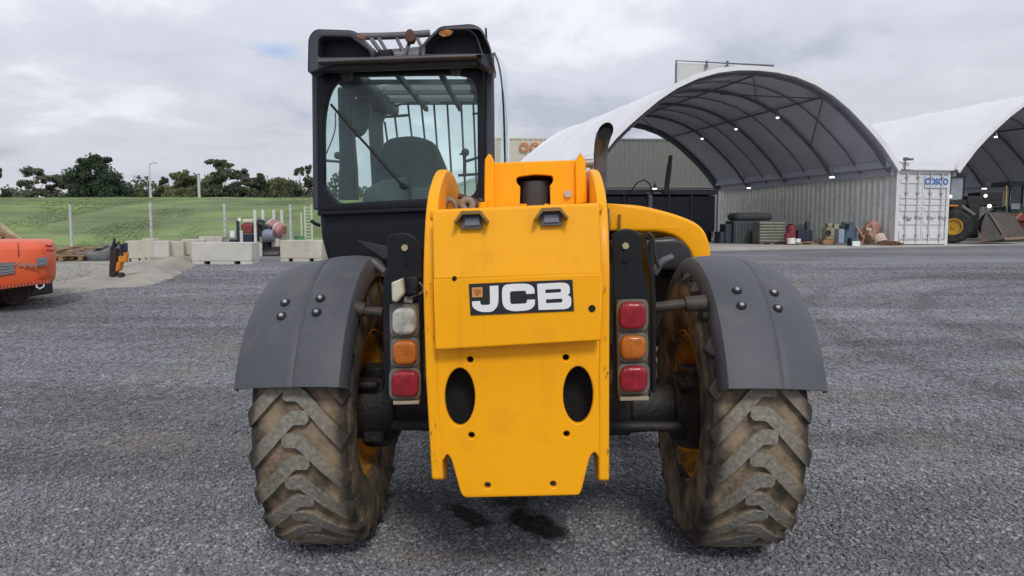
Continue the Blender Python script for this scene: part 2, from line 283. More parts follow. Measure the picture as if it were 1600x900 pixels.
# ------------------------------------------------------------------ mesh building
def tag(o, label=None, cat=None, group=None, kind=None):
    for k, v in (('label', label), ('category', cat), ('group', group), ('kind', kind)):
        if v: o[k] = v
    return o
def empty(name, label, cat, loc=(0, 0, 0), rz=0, group=None, parent=None):
    o = bpy.data.objects.new(name, None); COL.objects.link(o); o.location = loc; o.rotation_euler = (0, 0, rz); o.empty_display_size = .1
    if parent: o.parent = parent
    return tag(o, label, cat, group)
def link(name, me, parent=None):
    o = bpy.data.objects.new(name, me); COL.objects.link(o)
    if parent: o.parent = parent
    return o
class MB:
    def __init__(s): s.v = []; s.f = []; s.m = []; s.mats = []; s.cur = 0
    def use(s, m):
        if m not in s.mats: s.mats.append(m)
        s.cur = s.mats.index(m); return s
    def add(s, vs, fs):
        o = len(s.v); s.v += [tuple(v) for v in vs]
        for f in fs: s.f.append(tuple(i+o for i in f)); s.m.append(s.cur)
        return s
    def hexa(s, a, b):                            # two quads a (4 pts) and b (4 pts) joined into a solid
        return s.add(list(a)+list(b), [(0, 1, 2, 3), (7, 6, 5, 4), (0, 4, 5, 1), (1, 5, 6, 2), (2, 6, 7, 3), (3, 7, 4, 0)])
    def box(s, x0, x1, y0, y1, z0, z1):
        return s.hexa([(x0, y0, z0), (x1, y0, z0), (x1, y0, z1), (x0, y0, z1)], [(x0, y1, z0), (x1, y1, z0), (x1, y1, z1), (x0, y1, z1)])
    def obox(s, c, dx, dy, dz, M):                # oriented box, half sizes
        P = [Vector(c) + M @ Vector((x*dx, y*dy, z*dz)) for y in (-1, 1) for x, z in ((-1, -1), (1, -1), (1, 1), (-1, 1))]
        return s.hexa(P[:4], P[4:])
    def cyl(s, p0, p1, r0, r1=None, n=14, caps=True):
        return s.tube([p0, p1], [r0, r0 if r1 is None else r1], n, caps)
    def tube(s, pts, r, n=8, caps=True):
        pts = [Vector(p) for p in pts]; rs = r if isinstance(r, (list, tuple)) else [r]*len(pts)
        t0 = (pts[1]-pts[0]).normalized(); a = t0.orthogonal().normalized(); V = []
        for i, p in enumerate(pts):
            t = ((pts[min(i+1, len(pts)-1)]-pts[max(i-1, 0)])).normalized()
            a = (a - t*a.dot(t)).normalized(); b = t.cross(a)
            V += [p + (a*math.cos(2*math.pi*k/n)+b*math.sin(2*math.pi*k/n))*rs[i] for k in range(n)]
        F = [(i*n+k, i*n+(k+1) % n, (i+1)*n+(k+1) % n, (i+1)*n+k) for i in range(len(pts)-1) for k in range(n)]
        if caps: F += [tuple(range(n-1, -1, -1)), tuple(range((len(pts)-1)*n, len(pts)*n))]
        return s.add(V, F)
    def lathe_x(s, prof, n=48, c=(0, 0, 0)):      # profile of (x, r) turned about the x axis
        V = [(c[0]+x, c[1]+r*math.cos(2*math.pi*k/n), c[2]+r*math.sin(2*math.pi*k/n)) for x, r in prof for k in range(n)]
        F = [(i*n+k, i*n+(k+1) % n, (i+1)*n+(k+1) % n, (i+1)*n+k) for i in range(len(prof)-1) for k in range(n)]
        return s.add(V, F)
    def build(s, name, m=None, parent=None, bevel=0.0, smooth=True, seg=2):
        me = bpy.data.meshes.new(name); me.from_pydata(s.v, [], s.f)
        for q in ([m] if m else s.mats): me.materials.append(q)
        if not m: me.polygons.foreach_set('material_index', s.m)
        fin(me, smooth)
        o = link(name, me, parent)
        if bevel:
            b = o.modifiers.new('edge', 'BEVEL'); b.width = bevel; b.segments = seg; b.limit_method = 'ANGLE'; b.angle_limit = R(40)
        return o
def fin(me, smooth=True, ang=38):
    bm = bmesh.new(); bm.from_mesh(me); bmesh.ops.recalc_face_normals(bm, faces=bm.faces); bm.to_mesh(me); bm.free()
    if smooth: me.shade_smooth(); me.set_sharp_from_angle(angle=R(ang))
def rp(pts, n=6):                                 # polygon whose corners (x, y, radius) are rounded
    out = []; P = [(p[0], p[1], p[2] if len(p) > 2 else 0) for p in pts]
    for i, (x, y, r) in enumerate(P):
        if not r: out.append((x, y)); continue
        p = Vector((x, y)); a = Vector(P[i-1][:2])-p; b = Vector(P[(i+1) % len(P)][:2])-p
        ta = min(r, a.length*.5); tb = min(r, b.length*.5)
        A = p+a.normalized()*ta; B = p+b.normalized()*tb
        for k in range(n+1):
            t = k/n; q = A*(1-t)**2 + p*2*t*(1-t) + B*t*t; out.append((q.x, q.y))
    return out
def ell(cx, cy, rx, ry, n=28): return [(cx+rx*math.cos(2*math.pi*k/n), cy+ry*math.sin(2*math.pi*k/n)) for k in range(n)]
def sheet(name, outline, holes, th, bev, mapf, m, parent=None, text=None, size=1, bold=0):
    """a plate cut from an outline with holes (or lettering), th thick with eased edges; mapf puts (u, v, thickness) in space"""
    cu = bpy.data.curves.new(name, 'FONT' if text else 'CURVE')
    if text: cu.body = text; cu.size = size; cu.align_x = 'CENTER'; cu.align_y = 'CENTER'; cu.resolution_u = 3; cu.offset = bold
    else:
        cu.dimensions = '2D'
        for poly in [outline]+list(holes):
            sp = cu.splines.new('POLY'); sp.points.add(len(poly)-1)
            for q, p in zip(sp.points, poly): q.co = (p[0], p[1], 0, 1)
            sp.use_cyclic_u = True
    cu.fill_mode = 'BOTH'; cu.extrude = max(th/2-bev, 0); cu.bevel_depth = bev; cu.bevel_resolution = 1
    if bev: cu.offset = -bev
    t = bpy.data.objects.new(name+'_curve', cu); COL.objects.link(t)
    me = bpy.data.meshes.new_from_object(t.evaluated_get(bpy.context.evaluated_depsgraph_get()))
    bpy.data.objects.remove(t); bpy.data.curves.remove(cu)
    co = np.empty(len(me.vertices)*3); me.vertices.foreach_get('co', co); co = co.reshape(-1, 3)
    me.vertices.foreach_set('co', np.array([mapf(*c) for c in co]).ravel())
    me.name = name; me.materials.clear(); me.materials.append(m)
    bm = bmesh.new(); bm.from_mesh(me); bmesh.ops.remove_doubles(bm, verts=bm.verts, dist=1e-5); bm.to_mesh(me); bm.free()
    fin(me, True, 50); o = link(name, me, parent)
    wn = o.modifiers.new('flat_faces', 'WEIGHTED_NORMAL'); wn.keep_sharp = True; wn.weight = 100
    return o
def face_map(D, tilt=0.0, z0=0.0):                # (x, z) outline seen from behind -> machine space; top leans forward by tilt
    return lambda u, v, t: (u, D+t+tilt*(v-z0), v)
def txz(px, py, D, tilt, z0):
    d = D
    for i in range(4): p = pm(px, py, d); d = D + tilt*(p.z-z0)
    return (p.x, p.z)
def mplate(name, pts, holes, D, th, m, parent, bev=.004, tilt=0.0, z0=0.0):
    """plate of the telehandler measured on its rear-facing plane D (outline in photo pixels)"""
    P = [txz(p[0], p[1], D, tilt, z0) + ((p[2]*(3.27+D)/F_PX,) if len(p) > 2 else ()) for p in pts]
    H = [[txz(q[0], q[1], D, tilt, z0) for q in h] for h in holes]
    return sheet(name, rp(P), H, th, bev, face_map(D, tilt, z0), m, parent)

# ================================================================== SETTING
def fbm(x, y, s, o=4):
    return noise.fractal(Vector((x*s, y*s, 3.3)), 1.0, 2.0, o)
def emb(x, y):                                    # height of the grassed bank on the left
    t = min(max((y-21.3-.3*fbm(x, 0, .2))/8.5, 0), 1); t = t*t*(3-2*t)
    b = min(max((y-36)/12, 0), 1); b = b*b*(3-2*b)
    e = min(max((-1.5-x)/4.5, 0), 1); e = e*e*(3-2*e)
    return (1.86*t - 1.86*b)*e
def grid(name, xs, ys, fz, m, kind='structure'):
    V = [(x, y, fz(x, y)) for y in ys for x in xs]; nx = len(xs)
    Fc = [(j*nx+i, j*nx+i+1, (j+1)*nx+i+1, (j+1)*nx+i) for j in range(len(ys)-1) for i in range(nx-1)]
    me = bpy.data.meshes.new(name); me.from_pydata(V, [], Fc); me.materials.append(m); me.shade_smooth()
    return tag(link(name, me), kind=kind)
xs = [-420, -200, -90] + list(np.arange(-50, 50.1, 1.0)) + [90, 200, 420]
ys = [-300, -90, -30] + list(np.arange(-12, 44, 1.0)) + [60, 110, 200, 420, 900]
grid('gravel_yard', xs, ys, lambda x, y: zg(y) - (.004 if y > 46 else 0), GRAV)
def grass_mat():
    m = bpy.data.materials.new('bank_grass'); m.use_nodes = True; T = m.node_tree; n = T.nodes; l = T.links; b = n['Principled BSDF']; b.inputs['Roughness'].default_value = .9; b.inputs['Specular IOR Level'].default_value = .15
    g = n.new('ShaderNodeNewGeometry'); mp = n.new('ShaderNodeMapping'); mp.inputs['Scale'].default_value = (.22, .75, .9); l.new(g.outputs['Position'], mp.inputs[0])
    no = n.new('ShaderNodeTexNoise'); no.inputs['Scale'].default_value = 1.0; no.inputs['Detail'].default_value = 7; no.inputs['Roughness'].default_value = .58; l.new(mp.outputs[0], no.inputs['Vector'])
    r = n.new('ShaderNodeValToRGB'); l.new(no.outputs['Fac'], r.inputs[0]); E = r.color_ramp.elements
    E[0].position = .36; E[0].color = (.135, .165, .085, 1); E[1].position = .62; E[1].color = (.235, .315, .115, 1); E.new(.5).color = (.175, .23, .10, 1)
    ri = mth('ADD', mth('MULTIPLY', g.outputs['Random Per Island'], .3, tree=T), .85, tree=T)
    sc = n.new('ShaderNodeVectorMath'); sc.operation = 'SCALE'; l.new(r.outputs[0], sc.inputs[0]); l.new(ri, sc.inputs['Scale']); l.new(sc.outputs[0], b.inputs['Base Color'])
    MATS['bank_grass'] = m; return m
GRASS = grass_mat()
xs = list(np.arange(-75, 6, .6)); ys = list(np.arange(20.6, 50, .5))
grid('embankment', xs, ys, lambda x, y: zg(y) - .06 + emb(x, y) + (.10*fbm(x, y, .5) if y > 22 and x < -3 else 0)*min(1, max(0, (y-21)/2)), GRASS)
# grass blades over the face and brow of the bank
def blades():
    n = 60000; x = rng.uniform(-32, -2.5, n); y = 21.4 + 11*rng.random(n)**1.1
    z = np.array([zg(b)-.08+emb(a, b) for a, b in zip(x, y)]); h = rng.uniform(.025, .075, n); a = rng.normal(0, .35, n); lx = rng.normal(0, .05, n); ly = np.abs(rng.normal(.10, .04, n))+.03; wd = rng.uniform(.015, .04, n)
    V = np.empty((n, 3, 3)); V[:, 0] = np.c_[x-np.cos(a)*wd, y-np.sin(a)*wd, z]; V[:, 1] = np.c_[x+np.cos(a)*wd, y+np.sin(a)*wd, z]; V[:, 2] = np.c_[x+lx, y+ly, z+h]
    me = bpy.data.meshes.new('bank_grass'); me.vertices.add(n*3); me.vertices.foreach_set('co', V.ravel()); me.loops.add(n*3); me.loops.foreach_set('vertex_index', np.arange(n*3, dtype=np.int32))
    me.polygons.add(n); me.polygons.foreach_set('loop_start', np.arange(0, n*3, 3, dtype=np.int32)); me.update(); me.validate(); me.materials.append(GRASS)
    return tag(link('bank_grass', me), kind='stuff')
blades()
# loose crushed stone lying on the yard near the camera
def stones():
    n = 230000; u = rng.random(n); Y = 2.75 + (u**2.3)*15.0; X = rng.uniform(-1, 1, n)*(.78*Y+.3)
    size = rng.gamma(4.0, .0018, n)+.003; size = np.clip(size, .004, .021)*(1+.035*(Y-3))
    base = np.array([(1, 0, 0), (-1, 0, 0), (0, 1, 0), (0, -1, 0), (0, 0, 1), (0, 0, -1)], float)
    P = base[None]*rng.uniform(.6, 1.25, (n, 6, 1)) + rng.normal(0, .22, (n, 6, 3))
    a = rng.uniform(0, 6.283, n); c, s_ = np.cos(a)[:, None], np.sin(a)[:, None]
    px = P[:, :, 0]*c-P[:, :, 1]*s_; py = P[:, :, 0]*s_+P[:, :, 1]*c
    zz = .0381*np.maximum(0, Y-4)
    V = np.stack([X[:, None]+px*size[:, None], Y[:, None]+py*size[:, None], zz[:, None]+(P[:, :, 2]*.5+.15)*size[:, None]], -1)
    Fb = np.array([(0, 2, 4), (2, 1, 4), (1, 3, 4), (3, 0, 4), (2, 0, 5), (1, 2, 5), (3, 1, 5), (0, 3, 5)], np.int32)
    F_ = (Fb[None]+np.arange(n, dtype=np.int32)[:, None, None]*6).reshape(-1, 3)
    me = bpy.data.meshes.new('gravel_stones'); me.vertices.add(n*6); me.vertices.foreach_set('co', V.ravel()); me.loops.add(len(F_)*3); me.loops.foreach_set('vertex_index', F_.ravel())
    me.polygons.add(len(F_)); me.polygons.foreach_set('loop_start', np.arange(0, len(F_)*3, 3, dtype=np.int32)); me.update(); me.validate(); me.materials.append(STONE)
    return tag(link('gravel_stones', me), kind='stuff')
stones()
# pale dirt pad on the left, a few millimetres above the gravel, with a low crumbled rim of spoil
P = [(-160, 500), (0, 479), (60, 468), (120, 458), (196, 447), (232, 431), (262, 418), (300, 406), (350, 399), (300, 396), (200, 399), (90, 401), (-100, 404), (-300, 420)]
pts = [];
for i, p in enumerate(P):
    q = P[(i+1) % len(P)]; a, b = ground_at(*p), ground_at(*q)
    for k in range(5):
        t = a.lerp(b, k/5); jx = .12*fbm(t.x, t.y, 1.7); pts.append((t.x+jx, t.y+jx))
bm = bmesh.new(); vs = [bm.verts.new((x, y, zg(y)+.005)) for x, y in pts]; bm.faces.new(vs); bmesh.ops.triangulate(bm, faces=bm.faces)
me = bpy.data.meshes.new('dirt_pad'); bm.to_mesh(me); bm.free(); me.materials.append(DIRT); tag(link('dirt_pad', me), kind='structure')
A, B_ = ground_at(200, 447), ground_at(305, 402)
dr_ = (B_-A); nn_ = Vector((-dr_.y, dr_.x, 0)).normalized(); V = []; NU, NV = 60, 22
for i in range(NU+1):
    for j in range(NV+1):
        t = -.04+1.08*i/NU; w_ = -.75+2.3*j/NV; p = A+dr_*t+nn_*w_
        h_ = (.30*math.exp(-(w_/.34)**2) + .24*math.exp(-((w_-.7)/.5)**2))*min(1, max(0, t*5+.35))*min(1, max(0, (1.04-t)*3)) if 0 < i < NU and 0 < j < NV else 0
        h_ *= .5+.22*fbm(p.x, p.y, 2.3); V.append((p.x, p.y, zg(p.y)-.02+max(0, h_)+(.02*fbm(p.x, p.y, 9) if h_ > .03 else 0)))
me = bpy.data.meshes.new('dirt_bank'); me.from_pydata(V, [], [(i*(NV+1)+j, i*(NV+1)+j+1, (i+1)*(NV+1)+j+1, (i+1)*(NV+1)+j) for i in range(NU) for j in range(NV)]); me.materials.append(DIRT); me.shade_smooth()
tag(link('dirt_bank', me), kind='structure')

# ------------------------------------------------------------------ shelters on shipping containers
SA = R(14); C1 = Vector((13.19, 25.0, zg(25))); SR = Vector((math.cos(SA), math.sin(SA), 0)); SD = Vector((-math.sin(SA), math.cos(SA), 0))
def sh(s, d, z): return C1 + SR*s + SD*d + Vector((0, 0, z))      # across, deep, up in the frame of the shelters
SM = Matrix((SR, SD, (0, 0, 1))).transposed()
mb = MB(); q = [sh(-17, -.95, .004), sh(24, -.95, .004), sh(24, 13.5, .004), sh(-17, 13.5, .004)]
q += [v-Vector((0, 0, .4)) for v in q[:2]]; mb.add(q, [(0, 1, 2, 3), (0, 4, 5, 1)]); tag(mb.build('concrete_apron', SLAB, smooth=False), kind='structure')
W, H, LEN = 2.22, 2.59, 12.19
def corrug(mb, a, b, z0, z1, out, pitch=.28, dep=.036):
    """a corrugated steel sheet from a to b, standing between z0 and z1; ridges stand out along `out`"""
    L_ = (b-a).length; t = (b-a)/L_; n = int(L_/pitch); pr = []
    for i in range(n):
        for u, v in ((0, 0), (.30, 0), (.5, 1), (.80, 1)): pr.append(a + t*((i+u)*L_/n) + out*(v*dep))
    pr.append(b)
    V = [p+Vector((0, 0, z0)) for p in pr]+[p+Vector((0, 0, z1)) for p in pr]; k = len(pr)
    mb.add(V, [(i, i+1, k+i+1, k+i) for i in range(k-1)])
def container(name, label, s0, d0, z0, m, org=None, ang=None, length=LEN, doors=True, group=None, h=H):
    org = org or sh(s0, d0, z0); rx = SR if ang is None else Vector((math.cos(ang), math.sin(ang), 0)); dy = Vector((-rx.y, rx.x, 0)); U = Vector((0, 0, 1))
    rt = empty(name, label, 'container', org, math.atan2(rx.y, rx.x), group)
    X, Y, Z = Vector((1, 0, 0)), Vector((0, 1, 0)), Vector((0, 0, 1)); i_ = .05
    mb = MB()                                       # local: x across the doors, y along the box
    corrug(mb, Vector((W-i_-.03, .1, 0)), Vector((W-i_-.03, length-.1, 0)), .14, h-.10, X)
    corrug(mb, Vector((i_+.03, .1, 0)), Vector((i_+.03, length-.1, 0)), .14, h-.10, -X)
    corrug(mb, Vector((.1, length-i_, 0)), Vector((W-.1, length-i_, 0)), .14, h-.10, Y)
    mb.build('wall', m, rt, smooth=False)
    mb = MB(); mb.box(.03, W-.03, .03, length-.03, h-.09, h-.02); mb.box(.03, W-.03, .03, length-.03, .10, .16); mb.build('roof', m, rt)
    mb = MB()
    for x in (0, W-.12):
        for y in (0, length-.12): mb.box(x, x+.12, y, y+.12, 0, h)
        mb.box(x+.02, x+.10, .12, length-.12, h-.12, h-.004); mb.box(x+.02, x+.10, .12, length-.12, .02, .15)
    for y in (0, length-.12): mb.box(.12, W-.12, y+.01, y+.11, h-.14, h-.006); mb.box(.12, W-.12, y+.01, y+.11, .03, .16)
    mb.build('frame', m, rt, bevel=.008)
    if doors:
        for k in (0, 1):
            dw = (W-.25)/2; x0 = .125 + k*dw; x1 = x0+dw-.012; mb = MB(); mb.box(x0, x1, .035, .075, .17, h-.15)
            for zz in (.22, .70, 1.17, 1.38, 1.60, 2.12):
                if zz < h-.3: mb.box(x0+.06, x1-.06, .005, .0345, zz, zz+.16 if zz > .5 else zz+.30)
            dr = mb.build('door', m, rt, bevel=.012)
            for xo in (.27, .74):
                mb = MB(); mb.use(GALV); mb.cyl((x0+xo, -.03, .10), (x0+xo, -.03, h-.08), .022, n=8)
                mb.use(STEEL)
                for zz in (.30, .95, 1.75, 2.3): mb.box(x0+xo-.05, x0+xo+.05, -.045, .004, zz, zz+.06)
                mb.build('lock_rod', None, dr)
                mb = MB(); mb.box(x0+xo-.03, x0+xo+.24, -.05, -.03, .92, .96); mb.build('handle', STEEL, dr)
            if k == 1:
                for zz in (.4, 1.0, 1.6, 2.2): mb = MB(); mb.box(x1+.0, x1+.06, -.01, .05, zz, zz+.14); mb.build('hinge', m, dr)
    return rt
c = container('shipping_container', 'white shipping container with closed double doors and blue lettering between the two shelters', 0, 0, 0, CWHT)
# its corrugated walls take the container_grey material; doors and frame keep container_white
for ch in c.children:
    if ch.name.startswith(('wall',)): ch.data.materials[0] = CGRY
sheet('lettering', [], [], .006, 0, lambda u, v, t: (W*.735+u*.93, -.012+t, 2.19+v), mat('blue_lettering', (.05, .13, .42), .5), c, text='COSCO', size=.30, bold=.012)
sheet('small_lettering', [], [], .006, 0, lambda u, v, t: (.55+u, -.006+t, .87+v), mat('black_lettering', (.03, .03, .03), .5), c, text='22G1', size=.10)
mb = MB(); mb.box(W*.52, W*.945, -.0058, .002, 1.98, 2.40); mb.build('door_patch', mat('pale_blue_patch', (.56, .61, .69), .5), c)
container('shipping_container', 'grey corrugated container carrying the left edge of the large open shelter', -13.35, 0, 0, CGRY, group=None)
container('shipping_container', 'grey container under the far right edge of the second shelter', W+11.2, 0, 0, CGRY)
# back row: stacked boxes behind the open end of the shelter and behind the cab
AB = R(4)
b0 = Vector((-1.0, 42.5, zg(42))); bx = Vector((math.cos(AB), math.sin(AB), 0))
def backbox(label, along, z, m, up=0, length=12.19):
    o = b0 + bx*along + Vector((0, 0, z)) + Vector((bx.y, -bx.x, 0))*up
    # long side faces the camera: box axis along bx
    return container('shipping_container', label, 0, 0, 0, m, org=o + bx*length, ang=AB+math.pi/2, doors=False, h=2.9, length=length)
o1 = backbox('pale beige shipping container with orange lettering, upper box behind the white shelter roof', 0, 2.92, CBEI, length=6.0)
backbox('pale beige shipping container under the lettered box behind the shelter', 0, 0, CBEI, length=6.0)
backbox('olive grey corrugated container seen through the open back of the shelter, upper of two', 6.1, 2.92, COLV)
backbox('dark olive grey container at ground level behind the open back of the shelter', 6.1, 0, COLV)
tx = at(841, 229, 41.9)
sheet('lettering', [], [], .02, 0, lambda u, v, t: (-.075+t, 3.55-u, 2.30+v), mat('orange_lettering', (.62, .20, .06), .6), o1, text='OOCL', size=.74, bold=.02)
# profile of the shelter arches (half span, height) read from the front arch
PROF = [(0, 3.0), (.7, 2.97), (1.4, 2.86), (2.1, 2.65), (2.8, 2.32), (3.4, 1.93), (3.9, 1.53), (4.35, 1.15), (4.8, .72), (5.2, .25), (5.4, .01), (5.46, -.08)]
PR = [(-u, z) for u, z in PROF[::-1]] + [(u, z) for u, z in PROF[1:]]
def shelter(label, cs, L_, lamps):
    rt = empty('storage_shelter', label, 'shelter', sh(cs, 0, H), SA)
    def loc(u, d, z): return Vector((u, d, z))
    nb = 24; mb = MB(); mbi = MB()
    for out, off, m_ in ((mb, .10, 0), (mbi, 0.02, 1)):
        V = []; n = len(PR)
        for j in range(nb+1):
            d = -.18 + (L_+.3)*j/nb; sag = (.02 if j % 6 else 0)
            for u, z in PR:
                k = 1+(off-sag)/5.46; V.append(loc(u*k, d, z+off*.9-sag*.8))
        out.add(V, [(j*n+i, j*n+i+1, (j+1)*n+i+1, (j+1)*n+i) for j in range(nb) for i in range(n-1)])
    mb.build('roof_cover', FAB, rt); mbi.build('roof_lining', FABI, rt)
    n = len(PR)                                     # rolled hem joining cover and lining at each end
    for d0, d1 in ((-.24, -.181), (L_+.121, L_+.18)):
        V = []; mb = MB()
        for u, z in PR: V += [loc(u, d0, z-.02), loc(u*1.022, d0, z+.125), loc(u*1.022, d1, z+.125), loc(u, d1, z-.02)]
        Fc = []
        for i in range(n-1):
            for k in range(4): Fc.append((i*4+k, i*4+(k+1) % 4, i*4+4+(k+1) % 4, i*4+4+k))
        mb.add(V, Fc); mb.build('hem', FAB, rt)
    ds = [.05, 2.95, 5.9, 8.8, L_-.1]
    for d in ds:
        for r_, off in ((.13 if d == ds[-1] else .055, .10),):
            mb = MB(); mb.tube([loc(u*(1-off/5.46), d, z-off*.85) for u, z in PR if z > -.05], r_, 8); mb.build('truss_arch', FRAME, rt)
    for d in (1.5, 4.4, 7.3):
        mb = MB(); mb.tube([loc(u*(1-.05/5.46), d, z-.05) for u, z in PR if z > -.05], .022, 6); mb.build('roof_batten', FRAME, rt)
    for u0, z0 in ((0, 3.0), (-2.6, 2.43), (2.6, 2.43), (-4.35, 1.15)):
        mb = MB(); mb.cyl(loc(u0*.98, 0, z0-.13), loc(u0*.98, L_-.1, z0-.13), .035, n=8); mb.build('purlin', FRAME, rt)
    for a, b in (((0, .05), (2.0, 2.95)), ((2.6, .05), (.5, 2.95)), ((2.6, .05), (4.3, 2.95)), ((-2.6, .05), (-4.2, 2.95)), ((0, 8.8), (2.4, L_-.1))):
        zf = lambda u: np.interp(abs(u), [p[0] for p in PROF], [p[1] for p in PROF])-.16
        mb = MB(); mb.cyl(loc(a[0], a[1], zf(a[0])), loc(b[0], b[1], zf(b[0])), .022, n=6); mb.build('brace', FRAME, rt)
    for s_ in (-1, 1):                              # base rails along the containers
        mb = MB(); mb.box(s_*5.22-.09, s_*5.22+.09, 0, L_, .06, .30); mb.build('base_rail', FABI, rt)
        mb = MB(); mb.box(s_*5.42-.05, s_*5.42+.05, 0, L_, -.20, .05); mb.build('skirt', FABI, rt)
    return rt
shelter('large white arched shelter with open front and dark lining, left of the white container', -5.60, 11.5, None)
shelter('white arched shelter over the wheel loader, cut off by the right edge of the picture', W+5.60, 11.5, None)
# white fabric skirt between the shelters, sagging over the container roof
mb = MB(); V = []
for j in range(9):
    for i in range(9):
        u = i/8; d = -.1+j*1.4; V.append(sh(u*W, d, H+.02+.10*math.cos(math.pi*2*u)+.14+.10*j/8*abs(u-.5)))
mb.add(V, [(j*9+i, j*9+i+1, (j+1)*9+i+1, (j+1)*9+i) for j in range(8) for i in range(8)])
mb.add([sh(0, -.14, H+.0), sh(W, -.14, H+.0), sh(W, -.12, H+.30), sh(1.2, -.13, H+.12), sh(0, -.12, H+.26)], [(0, 1, 2, 3, 4)])
tag(mb.build('valley_tarpaulin', FAB), 'white fabric flashing draped over the container roof between the two shelters', 'tarpaulin')
# lit lamps hung in the shelters
def lamp(px, py, Y, label, r=.06):
    p = at(px, py, Y); rt = empty('pendant_lamp', label, 'lamp', p, group='lit lamps in the shelters')
    mb = MB(); V = []
    prof = [(.2, .16), (.55, .13), (1.0, .02), (1.05, 0)]
    for k, z in prof: V += [(math.cos(a*math.pi/6)*r*k, math.sin(a*math.pi/6)*r*k, z) for a in range(12)]
    mb.add(V, [(j*12+i, j*12+(i+1) % 12, j*12+12+(i+1) % 12, j*12+12+i) for j in range(3) for i in range(12)]); mb.build('lamp_shade', STEEL, rt)
    mb = MB(); mb.add([(math.cos(a*math.pi/6)*r*.9, math.sin(a*math.pi/6)*r*.9, z) for z in (-.05, .01) for a in range(12)], [tuple(range(12)), tuple(range(23, 11, -1))]+[(i, (i+1) % 12, 12+(i+1) % 12, 12+i) for i in range(12)]); mb.build('bulb', LAMP, rt)
    mb = MB(); mb.cyl((0, 0, .15), (0, 0, .30), .015, n=6); mb.build('stem', FRAME, rt)
lamp(1215, 183, 26.2, 'lit lamp hanging highest and nearest in the big shelter roof')
lamp(1150, 201, 28.4, 'lit lamp hanging in the middle of the big shelter roof')
lamp(1097, 216, 30.8, 'lit lamp hanging deepest in the big shelter roof')
lamp(1300, 276, 26.3, 'bright lamp low over the container wall, nearer of the two along it', .10)
lamp(1170, 293, 31.4, 'bright lamp low over the container wall, farther of the two along it', .09)
lamp(1556, 213, 26.5, 'lit lamp hanging under the roof of the right shelter')
lamp(1538, 294, 33.0, 'bright lamp low in the right shelter above the loader bucket', .11)
lamp(1023, 294, 30.5, 'bright work lamp over the dark truck at the back of the big shelter', .11)
# white hoarding rising behind the shelter
a, b = at(1057, 95, 47), at(1209, 103, 47)
rt = empty('white_hoarding', 'tall white flat panel with a dark top rail rising behind the big shelter roof', 'hoarding', (a.x, 47, zg(47)))
mb = MB(); mb.hexa([(0, 0, 0), (b.x-a.x, 0, 0), (b.x-a.x, 0, b.z-zg(47)-.12), (0, 0, a.z-zg(47)-.12)], [(0, .4, 0), (b.x-a.x, .4, 0), (b.x-a.x, .4, b.z-zg(47)-.12), (0, .4, a.z-zg(47)-.12)]); mb.build('panel', CBEI if False else mat('hoarding_white', (.60, .61, .58), .6, var=.06), rt)
mb = MB(); mb.tube([(-.03, -.06, 0), (-.03, -.06, a.z-zg(47)), (b.x-a.x, -.06, b.z-zg(47))], .06, 6); mb.build('top_rail', FRAME, rt)
for px in (1103, 1135):
    p = at(px, 99, 47); mb = MB(); mb.box(p.x-a.x-.06, p.x-a.x+.06, -.25, -.13, p.z-zg(47)-.35, p.z-zg(47)+.12); mb.build('floodlight', FRAME, rt)
# camera on the corner of the white container
rt = empty('security_camera', 'small dark security camera on the corner post of the white container', 'camera', sh(.12, -.2, H))
mb = MB(); mb.cyl((0, 0, 0), (0, 0, .28), .022, n=8); mb.build('post', FRAME, rt)
mb = MB(); mb.box(-.06, .06, -.09, .05, .28, .39); mb.box(.08, .24, -.09, .02, .29, .36); mb.build('camera_body', FRAME, rt, bevel=.01)

# ================================================================== THE TELEHANDLER
T_ = empty('telehandler', 'yellow telescopic handler with black cab seen from behind on the gravel', 'telehandler', (MX, MY, 0), MYAW)
